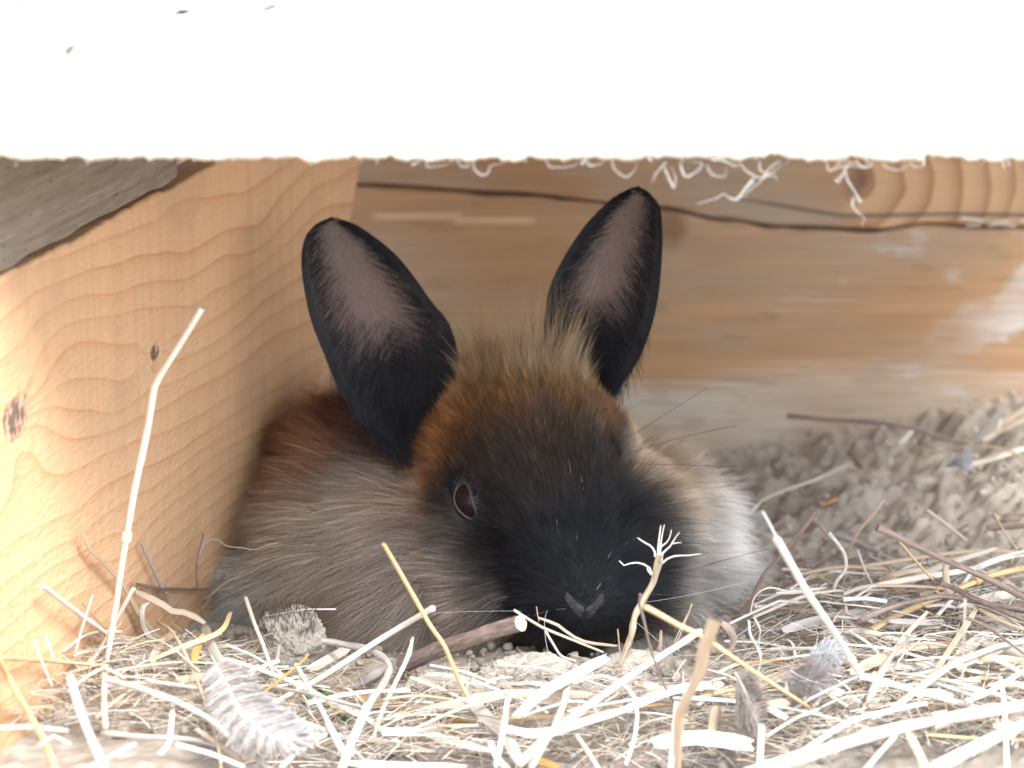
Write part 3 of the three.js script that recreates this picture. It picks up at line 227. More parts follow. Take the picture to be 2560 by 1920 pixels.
{"k":"twig","c":"grey","p":[[0.0816,0.0418,0.0837],[0.0839,0.0371,0.0837],[0.0834,0.0324,0.0837],[0.0847,0.0277,0.0837]],"w":0.33},
{"k":"twig","c":"grey","p":[[0.095,0.0432,0.0622],[0.0883,0.0444,0.0622],[0.0839,0.0414,0.0622],[0.0823,0.0349,0.0622]],"w":0.25},
{"k":"blade","c":"grey","p":[[0.0975,0.0145,0.0244],[0.1109,0.0159,0.0182],[0.1292,0.017,0.0126]],"w":1.77},
{"k":"blade","c":"pale","p":[[0.0971,0.0221,0.0062],[0.1041,0.023,0.0077],[0.1142,0.0242,0.0067]],"w":0.65},
{"k":"blade","c":"pale","p":[[0.1327,0.017,0.0277],[0.1422,0.017,0.026],[0.1537,0.017,0.0277]],"w":1.17},
{"k":"blade","c":"grey","p":[[0.1344,0.021,0.0318],[0.1475,0.0197,0.0299],[0.1549,0.019,0.0272]],"w":1.16},
{"k":"straw","c":"orange","p":[[0.0788,0.0186,0.0681],[0.0863,0.0188,0.0657],[0.0943,0.0191,0.065]],"w":0.45},
{"k":"twig","c":"brown","p":[[0.1631,0.021,0.0781],[0.1693,0.021,0.0774],[0.1776,0.021,0.0743]],"w":0.61},
{"k":"blade","c":"pale","p":[[0.1529,0.019,0.0723],[0.1634,0.019,0.0768],[0.1771,0.019,0.0783]],"w":1.28},
{"k":"twig","c":"brown","p":[[0.119,0.0285,-0.199],[0.1331,0.0272,-0.1982],[0.1465,0.0264,-0.1978],[0.1599,0.0257,-0.1973],[0.1732,0.0236,-0.1961],[0.1865,0.0194,-0.1936],[0.1965,0.018,-0.1927]],"w":1.14,"l":"long dark root lying along the foot of the rear board","n":"root"},
{"k":"blade","c":"pale","p":[[0.1762,0.0194,-0.2123],[0.1731,0.0169,-0.2088],[0.1693,0.0139,-0.2047]],"w":1.02},
{"k":"blade","c":"grey","p":[[0.2098,0.0325,-0.1922],[0.2047,0.0262,-0.1922],[0.1997,0.0185,-0.1922]],"w":1.54,"l":"dark dry leaf blade standing against the rear board","n":"dry_leaf"},
{"k":"blade","c":"tan","p":[[0.2259,0.0361,-0.1939],[0.2202,0.0326,-0.1939],[0.2097,0.0256,-0.1939],[0.2,0.0186,-0.1939]],"w":1.47,"l":"brown dry blade heaped against the rear board","n":"dry_leaf"},
{"k":"blade","c":"tan","p":[[0.226,0.0309,-0.1928],[0.213,0.0251,-0.1934],[0.204,0.0193,-0.194]],"w":1.34},
{"k":"blade","c":"pale","p":[[0.2025,0.0207,-0.1894],[0.2082,0.0245,-0.1886],[0.2091,0.0304,-0.1874]],"w":1.13},
{"k":"straw","c":"pale","p":[[0.1905,0.0201,-0.1539],[0.2022,0.0233,-0.1546],[0.2201,0.0284,-0.1578]],"w":1.82,"l":"stout pale straw lying on the soil heap before the rear board","n":"straw"},
{"k":"twig","c":"tan","p":[[0.2146,0.0221,-0.1434],[0.2111,0.0259,-0.1461],[0.2075,0.0278,-0.1488],[0.1995,0.029,-0.1514],[0.1879,0.0262,-0.1599],[0.1786,0.0214,-0.167],[0.1704,0.0166,-0.1726]],"w":0.52,"l":"thin arched tan stem on the soil heap","n":"dry_stalk"},
{"k":"straw","c":"pale","p":[[0.0983,0.0069,-0.131],[0.1044,0.0075,-0.1463],[0.1164,0.0085,-0.1579],[0.127,0.0094,-0.1659],[0.1463,0.0113,-0.1858]],"w":0.65,"l":"bent pale stem lying on the soil behind the rabbit's flank","n":"straw"},
{"k":"twig","c":"brown","p":[[0.1457,0.0135,-0.1936],[0.1494,0.0116,-0.1784]],"w":0.93},
{"k":"twig","c":"brown","p":[[0.1866,0.0188,-0.0768],[0.1943,0.0192,-0.077],[0.2053,0.0197,-0.0774]],"w":1.16,"l":"straight brown twig lying behind the long broken twig","n":"twig"},
{"k":"twig","c":"brown","p":[[0.1861,0.0188,-0.0735],[0.1816,0.0164,-0.069],[0.1775,0.0144,-0.0655]],"w":0.55},
{"k":"twig","c":"tan","p":[[0.189,0.0249,-0.0762],[0.1912,0.0214,-0.0658],[0.195,0.0171,-0.0552]],"w":0.45},
{"k":"twig","c":"brown","p":[[0.1142,0.0052,-0.1329],[0.107,0.0039,-0.1229],[0.1012,0.0028,-0.1144]],"w":0.83},
{"k":"blade","c":"orange","p":[[0.1357,0.0076,-0.1483],[0.1314,0.0069,-0.1442],[0.1272,0.0062,-0.1411]],"w":0.84},
];
const MAT = {
  fibre: STD({ color: new THREE.Color().setRGB(0.74, 0.70, 0.62), roughness: 0.8 }),
  plainWood: STD({ color: new THREE.Color().setRGB(0.42, 0.30, 0.19), roughness: 0.9 }),
};
// ---------- straw, twigs and leaves ----------
const PAL = { white: [0.64, 0.59, 0.51], gold: [0.54, 0.375, 0.19], tan: [0.42, 0.315, 0.215], grey: [0.36, 0.315, 0.27], brown: [0.19, 0.135, 0.108], pale: [0.53, 0.465, 0.375], orange: [0.44, 0.21, 0.06] };
// straws, blades and twigs
const litterMat = { straw: new THREE.MeshPhysicalMaterial({ vertexColors: true, roughness: 0.6, specularIntensity: 0.5 }), blade: new THREE.MeshPhysicalMaterial({ vertexColors: true, roughness: 0.65, transmission: 0.0 }), twig: STD({ vertexColors: true, roughness: 0.9 }) };
const LR = rng(2024);
function fineLine(pts, sharp) {                            // resample a measured line; straws kink, stems bend
  const c = new THREE.CatmullRomCurve3(pts.map(p => V(...p)), false, sharp ? 'catmullrom' : 'centripetal', sharp ? 0.12 : 0.5); c.arcLengthDivisions = 120; const n = Math.max(6, Math.round(c.getLength() / (sharp === null ? 0.0012 : 0.004)));
  return c.getSpacedPoints(Math.min(n, 64));
}
function frames(P) { const T = P.map((p, i) => V().subVectors(P[Math.min(i + 1, P.length - 1)], P[Math.max(i - 1, 0)]).normalize()); const A = []; let a = V().crossVectors(T[0], Math.abs(T[0].y) > 0.9 ? V(1, 0, 0) : V(0, 1, 0)).normalize(); for (const t of T) { a = a.clone().addScaledVector(t, -a.dot(t)).normalize(); A.push([a, V().crossVectors(t, a)]); } return A; }
function tube(P, rad, col, sides, seed, o = {}) {           // tapered, slightly uneven round stem with an open cut end
  const F = frames(P), pos = [], c = [], idx = []; let L = 0;
  const sec = P.map((p, i) => { if (i) L += p.distanceTo(P[i - 1]); return L; });
  for (let i = 0; i < P.length; i++) { const t = sec[i] / (L || 1), knob = o.bark ? 1 + (sides > 20 ? 0.05 : 0.14) * noise(sec[i] * 300, seed) : 1 + 0.05 * noise(sec[i] * 160, seed);
    for (let k = 0; k < sides; k++) { const a = k / sides * Math.PI * 2, r = rad * knob * (o.taper ? mix(1, o.taper, t) : 1) * (o.bark ? 1 + 0.10 * noise(sec[i] * 380, k * 6.2 / sides * 5, seed) + 0.08 * noise(sec[i] * 120, k * 40 / sides, seed + 9) : 1) * (o.flat ? (k % 2 ? 1 : 0.94) : 1);
      const ca = Math.cos(a), sa = Math.sin(a) * (o.hollow ? 0.72 + 0.2 * noise(sec[i] * 60, seed + 3) : 1); pos.push(P[i].x + (F[i][0].x * ca + F[i][1].x * sa) * r, P[i].y + (F[i][0].y * ca + F[i][1].y * sa) * r, P[i].z + (F[i][0].z * ca + F[i][1].z * sa) * r);
      const s = 1 + 0.16 * noise(sec[i] * 120, k * 0.9, seed) + (o.bark ? 0 : 0.16 * noise(k * 2.9, seed, sec[i] * 12) - 0.30 * sstep(0.45, 0.8, noise(sec[i] * 90, k * 1.1, seed + 20))) + (o.bark ? 0.38 * noise(sec[i] * 160, k * 34 / sides, seed + 4) + 0.3 * noise(sec[i] * 800, k * 2.3, seed + 6) : 0.08 * noise(sec[i] * 30, k * 3.1, seed + 2)); c.push(col[0] * s, col[1] * s, col[2] * s); } }
  for (let i = 0; i + 1 < P.length; i++) for (let k = 0; k < sides; k++) { const a = i * sides + k, b = i * sides + (k + 1) % sides; idx.push(a, b, a + sides, b, b + sides, a + sides); }
  for (const e of [0, P.length - 1]) { const base = pos.length / 3, cut = o.cut ?? col.map(x => x * 0.8); for (let k = 0; k < sides; k++) { const q = (e * sides + k) * 3; pos.push(pos[q], pos[q + 1], pos[q + 2]); c.push(...cut); } const m = o.hollow ? 0.7 : 0; pos.push(P[e].x, P[e].y, P[e].z); c.push(...(o.hollow ? col.map(x => x * 0.6) : cut)); for (let k = 0; k < sides; k++) { const a = base + k, b = base + (k + 1) % sides; e ? idx.push(base + sides, a, b) : idx.push(base + sides, b, a); } }
  return geoFrom(pos, idx, c);
}
function ribbon(P, half, col, seed, o = {}) {               // leaf blade: thin folded section with a midrib, tapering
  const F = frames(P), pos = [], c = [], idx = [], m = 5; F.forEach((f, i) => { const T = V().subVectors(P[Math.min(i + 1, P.length - 1)], P[Math.max(i - 1, 0)]).normalize(), U = V().crossVectors(T, V(0.1, 0.75, 0.65)).normalize(); f[0] = U; f[1] = V().crossVectors(T, U); });
  const th = 0.00014; const tw0 = o.twist ?? (noise(seed, 3) * 0.5), tw1 = tw0 + (o.curl ?? noise(seed, 8) * 0.8);
  for (let i = 0; i < P.length; i++) { const t = i / (P.length - 1), a = mix(tw0, tw1, t), U = F[i][0].clone().multiplyScalar(Math.cos(a)).addScaledVector(F[i][1], Math.sin(a)), W = F[i][1].clone().multiplyScalar(Math.cos(a)).addScaledVector(F[i][0], -Math.sin(a));
    const w = half * (o.blunt ? mix(1, 0.75, t) : Math.min(1, 0.35 + 2.5 * Math.min(t, 1 - t) + 0.3)) * (1 + 0.10 * noise(t * 14, seed)), jag = (i === 0 || i === P.length - 1) ? 1 : 0;
    for (const sd of [1, -1]) for (let k = 0; k < m; k++) { const s = k / (m - 1) * 2 - 1, fold = 0.25 * w * s * s, q = P[i].clone().addScaledVector(U, s * w).addScaledVector(W, fold + sd * th); if (jag) q.addScaledVector(V().subVectors(P[Math.min(1, i)] ?? P[0], P[0]), 0).addScaledVector(V().crossVectors(U, W), 0.0012 * noise(k * 3.1, seed + i)); pos.push(q.x, q.y, q.z); const sh = 1 + 0.22 * noise(k * 2.7, seed, t * 2) + 0.10 * noise(t * 30, k, seed); c.push(col[0] * sh, col[1] * sh, col[2] * sh); } }
  const r = 2 * m; for (let i = 0; i + 1 < P.length; i++) { const b = i * r; for (let k = 0; k < m - 1; k++) { idx.push(b + k, b + r + k, b + k + 1, b + k + 1, b + r + k, b + r + k + 1); idx.push(b + m + k, b + m + k + 1, b + r + m + k, b + m + k + 1, b + r + m + k + 1, b + r + m + k); } for (const k of [0, m - 1]) idx.push(b + k, b + m + k, b + r + k, b + m + k, b + r + m + k, b + r + k); }
  return geoFrom(pos, idx, c);
}
// ---------- ground ----------
{
  const xs = [], zs = [];
  const axis = (a, lo, hi, step, far) => { let s = step, p = lo; const left = []; while (p > -far) { s *= 1.35; p -= s; left.push(Math.max(p, -far)); } a.push(...left.reverse()); for (let v = lo; v <= hi + 1e-9; v += step) a.push(v); s = step; p = hi; while (p < far) { s *= 1.35; p += s; a.push(Math.min(p, far)); } };
  axis(xs, -0.24, 0.27, 0.0013, 60); axis(zs, -0.27, 0.15, 0.0013, 60);
  const pos = [], col = [], idx = [], nx = xs.length;
  for (const z of zs) for (const x of xs) {
    const near = sstep(0.6, 0.3, Math.hypot(x, z));
    let lump = 0;
    if (near > 0) {
      const a = fbm(x * 55, z * 55, 3, 3), b = 1 - Math.abs(noise(x * 140, z * 140, 9)), c = noise(x * 420, z * 420, 5);
      const heap = sstep(0.03, 0.09, x) * sstep(-0.06, -0.12, z);
      lump = a * (0.006 - 0.003 * sstep(0.03, 0.07, z)) + b * b * 0.0012 + c * 0.0006 + heap * (0.007 * fbm(x * 90, z * 90, 21, 5) + 0.0016 * noise(x * 260, z * 260, 6) - 0.003);
      lump *= near;
    }
    pos.push(x, groundHeight(x, z) + lump - 0.002, z);
    const t = fbm(x * 30, z * 30, 40, 4), u = noise(x * 700, z * 700, 2);
    const c = mix3([0.24, 0.197, 0.155], [0.36, 0.305, 0.245], clamp(0.5 + t + 0.28 * u));
    col.push(...c);
  }
  for (let j = 0; j + 1 < zs.length; j++) for (let i = 0; i + 1 < nx; i++) { const k = j * nx + i; idx.push(k, k + nx, k + 1, k + 1, k + nx, k + nx + 1); }
  const g = geoFrom(pos, idx, col);
  tag(mesh('ground', g, STD({ vertexColors: true, roughness: 0.95 })), 'pale sandy soil with loose clods under the wooden shelter', 'soil', null, 'structure');
}
// ---------- timber ----------
function boardBox(L, H, T, opts = {}) {                   // length x, height y, thickness z, face at z=0; slightly wavy edges; uv in 0..1 over the face
  const n = opts.n ?? 120, m = 16, pos = [], uv = [], idx = [], top = opts.top ?? (() => 0), bot = opts.bot ?? (() => 0), skew = opts.skew ?? (() => 0), relief = opts.relief ?? (() => 0), r = opts.round ?? 0.0015;
  const ring = (x, xi) => {                               // closed section from bottom front, up the face, over the top, down the back
    const pts = []; const y0 = bot(x), y1 = H + top(x);
    for (let i = 0; i <= m; i++) { const t = i / m; pts.push([mix(y0 + r, y1 - r, t), relief(x, mix(y0, y1, t)), t]); }
    pts.push([y1 - r * 0.3, -r * 0.3, 1], [y1, -r, 1], [y1, -T + r, 1], [y1 - r, -T, 0.98], [y0 + r, -T, 0.02], [y0, -T + r, 0], [y0, -r, 0], [y0 + r * 0.3, -r * 0.3, 0]);
    return pts;
  };
  let c = 0;
  for (let i = 0; i <= n; i++) { const x = i / n * L, R = ring(x); c = R.length; for (const [y, z, t] of R) { pos.push(x + skew(y) * (i / n), y, z); uv.push(clamp((x + skew(y) * (i / n)) / L), clamp(y / H)); } }
  for (let i = 0; i < n; i++) for (let k = 0; k < c; k++) { const a = i * c + k, b = i * c + (k + 1) % c, d = a + c, e = b + c; idx.push(a, d, b, b, d, e); }
  for (const i of [0, n]) { const base = pos.length / 3, R = ring(i / n * L); let cy = 0; for (const q of R) cy += q[0] / R.length; const cx = i / n * L + skew(cy) * (i / n); pos.push(cx, cy, -T / 2); uv.push(i ? 0.99 : 0.01, 0.5); for (const [y, z] of R) { pos.push(i / n * L + skew(y) * (i / n), y, z); uv.push(i ? 0.99 : 0.01, clamp(y / H)); } for (let k = 0; k < c; k++) { const a = base + 1 + k, b = base + 1 + (k + 1) % c; i ? idx.push(base, b, a) : idx.push(base, a, b); } }
  return geoFrom(pos, idx, null, uv);
}
// flat-sawn growth rings: warped height field, knots push the rings aside
function ringField(x, y, knots, o) {
  let q = (y < 0.1 ? y : 0.1 + (y - 0.1) * 0.62) * o.freq + o.warp * fbm(x * 7 + o.seed, y * 18, o.seed, 3) + o.tilt * x * o.freq;
  q += (o.wiggle ?? 0.2) * noise(x * 55, y * 60, o.seed + 5) * 0.5;
  let dark = 0;
  for (const [kx, ky, r, stretch, amt] of knots) {
    const dx = (x - kx) / stretch, dy = y - ky, d2 = (dx * dx + dy * dy) / (r * r);
    q += amt * Math.sign(dy || 1) * Math.exp(-d2 * 0.16) * (1 - Math.exp(-Math.abs(dy) / r * 1.5)) * 1.5;
    const ed = Math.sqrt(d2) + 0.5 * fbm(x * 260, y * 260, 7, 3);
    dark = Math.max(dark, sstep(1.0, 0.55, ed));
  }
  return [q, dark];
}
// the pale side plank: long face turned towards the open side
const sideAng = 15.6 * Math.PI / 180;                      // runs back and slightly inwards
const SIDE = { near: V(-0.186, -0.0318, 0.209), L: 0.463 };
{
  const L = 0.463, H = 0.2;
  const knots = [[0.1004, 0.1525, 0.0085, 1.3, 1.7], [0.216, 0.1436, 0.0032, 1.5, 1.1]];
  const late = [0.45, 0.195, 0.078], early = [0.60, 0.365, 0.198], bump = [];
  const T = texture(1536, 672, (u, v) => {
    const x = u * L, y = v * H;
    const [q, dark] = ringField(x, y, knots, { freq: 158, warp: 2.7, tilt: 0.03, seed: 3.1, wiggle: 0.16 });
    const f = q - Math.floor(q), k = (0.75 * Math.exp(-(1 - f) * 11) + 0.3 * f * f) * sstep(1.0, 0.97, f);
    const fib = noise(x * 110, y * 2600, 1) * 0.5 + noise(x * 300, y * 5200, 8) * 0.5;
    const strength = 0.5 + 0.5 * noise(x * 9, Math.floor(q) * 3.7, 11);
    let c = mix3(early, late, clamp(k * (0.45 + 0.5 * strength) + 0.10 * fbm(x * 12, y * 30, 2, 3) + 0.05));
    const saw = noise(x * 420, y * 12, 6) * 0.045 + fib * 0.06 + 0.05 * fbm(x * 22, y * 22, 4, 3);
    c = c.map(e => e * (1 + saw));
    const fl = noise(x * 900, y * 1700, 14); if (fl > 0.83) c = c.map(e => e * mix(1, 0.62, (fl - 0.83) / 0.17));
    const kd = noise(x * 900, y * 380, 31);
    const kc = mix3([0.10, 0.06, 0.05], [0.48, 0.33, 0.23], sstep(-0.1, 0.6, kd));
    const sm1 = fbm(x * 16, y * 30, 77, 4); c = mix3(c, [0.42, 0.26, 0.15], 0.35 * sstep(0.12, 0.4, sm1)); return mix3(c, kc, dark * 0.9);
  });
  const bmp = grayTexture(768, 336, (u, v) => { const x = u * L, y = v * H, [q, dk] = ringField(x, y, knots, { freq: 158, warp: 2.7, tilt: 0.03, seed: 3.1, wiggle: 0.16 }); const f = q - Math.floor(q); return 0.5 + 0.2 * Math.pow(f, 3) + 0.16 * noise(x * 300, y * 2600, 1) + 0.12 * noise(x * 900, y * 900, 3) - 0.3 * dk * (0.5 + noise(x * 800, y * 800, 5)); });
  const geo = boardBox(L, H, 0.03, { top: x => 0.0009 * noise(x * 60, 2) + 0.0004 * noise(x * 300, 5), skew: y => 0.008 - (0.2 - y) * 0.68, n: 160, relief: (x, y) => 0.0004 * fbm(x * 20, y * 20, 1, 2) });
  const m = mesh('side_plank', geo, STD({ map: T, bumpMap: bmp, bumpScale: 0.0009, roughness: 0.72 }));
  m.position.copy(SIDE.near); m.rotation.y = Math.PI / 2 - sideAng;
  tag(m, 'pale orange sawn pine plank on edge with wavy grain and dark knots', 'plank');
}
// weathered grey brown rail resting on the side plank
{
  const mk = (L, seed, base, streak) => texture(1024, 384, (u, v) => {
    const x = u * L, y = v * 0.1005; const q = fbm(x * 5, y * 190, seed, 4) + 0.35 * noise(x * 26, y * 900, seed + 3), p = noise(x * 140, y * 1300, seed + 6);
    let c = mix3(base, streak, clamp(0.5 + q)); c = c.map(e => e * (1 + 0.22 * p + 0.16 * fbm(x * 60, y * 60, seed, 3)));
    const pit = noise(x * 330, y * 800, seed + 9); if (pit > 0.72) c = c.map(e => e * 0.55); return c; });
  const g1 = boardBox(0.154, 0.1005, 0.024, { bot: x => 0.0008 * noise(x * 70, 1), n: 90, relief: (x, y) => 0.0006 * fbm(x * 14, y * 160, 3, 3) });
  const a = mesh('weathered_rail', g1, STD({ map: mk(0.154, 5.5, [0.155, 0.118, 0.082], [0.26, 0.212, 0.16]), roughness: 0.9 }));
  a.position.copy(SIDE.near).add(V(0, 0.2015, 0)).addScaledVector(V(Math.sin(sideAng), 0, -Math.cos(sideAng)), 0.088); a.rotation.y = Math.PI / 2 - sideAng;
  tag(a, 'weathered grey brown rail resting on top of the pale side plank', 'rail');
  const g2 = boardBox(0.2, 0.1005, 0.022, { bot: x => 0.0015 + 0.0015 * noise(x * 50, 4), n: 60, relief: (x, y) => 0.0008 * fbm(x * 20, y * 120, 8, 3) });
  const b = mesh('dark_offcut', g2, STD({ map: mk(0.2, 9.5, [0.30, 0.215, 0.14], [0.40, 0.30, 0.205]), roughness: 0.9 }));
  const d = V(Math.sin(sideAng), 0, -Math.cos(sideAng));
  b.position.copy(SIDE.near).add(V(0, 0.2015, 0)).addScaledVector(d, 0.243).add(V(-0.004, 0, 0)); b.rotation.y = Math.PI / 2 - sideAng;
  tag(b, 'dark brown offcut butted behind the weathered rail', 'offcut');
}
// rear boards: lower one with a wandering top edge, upper one set back above it
const BACKZ = -0.262;
{
  const X0 = -0.13, L = 0.62, H = 0.15;
  const crackY = t => {                                   // height of the seam along the wall
    const k = [[-0.14, 0.1175], [-0.068, 0.1155], [-0.001, 0.1113], [0.0668, 0.1049], [0.0938, 0.0997], [0.1228, 0.0961], [0.1642, 0.0948], [0.1847, 0.0975], [0.2286, 0.0961], [0.5, 0.095]];
    for (let i = 0; i + 1 < k.length; i++) if (t <= k[i + 1][0]) return mix(k[i][1], k[i + 1][1], sm(clamp((t - k[i][0]) / (k[i + 1][0] - k[i][0]))));
    return k[k.length - 1][1];
  };
  const wet = [0.30, 0.162, 0.078], mid = [0.42, 0.245, 0.122], grey = [0.31, 0.24, 0.17], dust = [0.50, 0.45, 0.37], smear = [0.50, 0.475, 0.43];
  const lower = texture(1536, 480, (u, v) => {
    const x = X0 + u * L, y = -0.04 + v * 0.17;
    const s1 = fbm(x * 8, y * 150, 2, 4), s2 = noise(x * 40, y * 1500, 4), s3 = fbm(x * 26, y * 60, 8, 4), blot = fbm(x * 16, y * 34, 12, 4);
    let c = mix3(mid, wet, clamp(0.5 + s1 * 0.9));
    c = mix3(c, grey, clamp(0.14 + 0.95 * blot + 0.3 * s1));
    const lowEdge = 0.0285 + 0.003 * noise(x * 14, 1) + 0.004 * s2;   // dried mud splashed along the foot of the board
    const mud = sstep(lowEdge + 0.005, lowEdge - 0.006, y + 0.006 * s3) * sstep(0.0, 0.06, x) * (0.50 + 0.6 * s3);
    c = mix3(c, dust, clamp(mud));
    const d1 = Math.abs((y - (0.040 + (x - 0.1975) * 0.69 + 0.006 * noise(x * 60, 3))));                   // pale scuff running up to the right
    const sc = sstep(0.016, 0.006, d1 + 0.016 * fbm(x * 60, y * 60, 3, 4)) * sstep(0.168, 0.19, x) * (0.34 + 0.8 * s3);
    c = mix3(c, smear, clamp(sc));
    const sp = fbm(x * 60, y * 90, 30, 4) + 0.25 * s2; if (x > 0.1) c = mix3(c, smear, 0.28 * sstep(0.28, 0.55, sp) * sstep(0.1, 0.16, x));
    const dots = fbm(x * 60, y * 260, 44, 3); if (dots > 0.3) c = c.map(e => e * mix(1, 0.84, sstep(0.25, 0.55, dots)));
    for (const [lx, lw, ly] of [[-0.042, 0.022, 0.1025], [-0.008, 0.02, 0.1005]]) { const k = sstep(0.0022, 0.0012, Math.abs(y - ly)) * sstep(lw, lw * 0.8, Math.abs(x - lx)); c = mix3(c, [0.56, 0.37, 0.22], 0.7 * k); }
    const kn = Math.hypot((x - 0.0711) / 1.0, (y - 0.0975) / 1.2); if (kn < 0.011) c = mix3(c, [0.17, 0.085, 0.04], 0.75 * sstep(0.011, 0.004, kn + 0.002 * s3));
    return c.map(e => e * (1 + 0.10 * s2 + 0.10 * s1));
  });
  const g = boardBox(L, 0.17, 0.03, { n: 200, top: x => crackY(x + X0) - 0.13 + 0.0006 * noise(x * 120, 2), relief: (x, y) => 0.0007 * fbm(x * 10, y * 90, 5, 3) + 0.0018 * sstep(0.135, 0.16, y) * noise(x * 30, 4), round: 0.003 });
  const m = mesh('rear_board', g, STD({ map: lower, roughness: 0.85 })); m.position.set(X0, -0.04, BACKZ);
  tag(m, 'brown weathered rear board with grey stains and a pale scuff', 'board');
  const KX = 0.150, KY = 0.119;
  const upper = texture(1536, 448, (u, v) => {
    const x = X0 + u * L, y = 0.09 + v * 0.1995;
    const s1 = fbm(x * 9, y * 120, 52, 4), s2 = noise(x * 40, y * 1500, 54), blot = fbm(x * 18, y * 30, 62, 4);
    let c = mix3(mid, wet, clamp(0.45 + s1 * 1.2)); c = mix3(c, grey, clamp(0.32 + 1.1 * blot));
    const dx = x - KX, dy = y - KY, ang = Math.atan2(dy, dx), R = Math.hypot(dx * (dx > 0 ? 0.86 : 1.7), dy * 1.0);
    const f = R * 92 + 0.5 * fbm(x * 30, y * 30, 71, 3), ff = f - Math.floor(f);
    const zone = sstep(0.075, 0.06, R) * sstep(-0.006, 0.008, dx);
    if (zone > 0) { let k = mix3([0.47, 0.30, 0.165], [0.24, 0.105, 0.045], Math.pow(ff, 2.4) * sstep(1, 0.94, ff)); k = mix3(k, [0.13, 0.065, 0.045], sstep(0.011, 0.005, R)); c = mix3(c, k, zone * 0.9); }
    const streak = sstep(0.0016, 0.0004, Math.abs(y - (0.1030 + 0.001 * noise(x * 20, 2) + 0.13 * clamp(0.148 - x, 0, 0.2)))) * sstep(0.08, 0.12, x); c = mix3(c, [0.10, 0.075, 0.055], 0.8 * streak);
    return c.map(e => e * (1 + 0.10 * s2 + 0.08 * s1));
  });
  const g2 = boardBox(L, 0.1995, 0.024, { n: 200, relief: (x, y) => 0.0006 * fbm(x * 10, y * 80, 15, 3), bot: x => crackY(x + X0) - 0.09 + 0.0009 + 0.0006 * noise(x * 26, 31), round: 0.002 });
  const n = mesh('upper_rear_board', g2, STD({ map: upper, roughness: 0.85 })); n.position.set(X0, 0.09, BACKZ - 0.002);
  const bt = mesh('backing_batten', boardBox(L, 0.05, 0.02, { n: 10 }), MAT.plainWood); bt.position.set(X0, 0.08, BACKZ - 0.0315);
  tag(bt, 'batten fixed behind the seam of the two rear boards', 'batten');
  tag(n, 'brown upper rear board with curved knot rings above the seam', 'board');
}
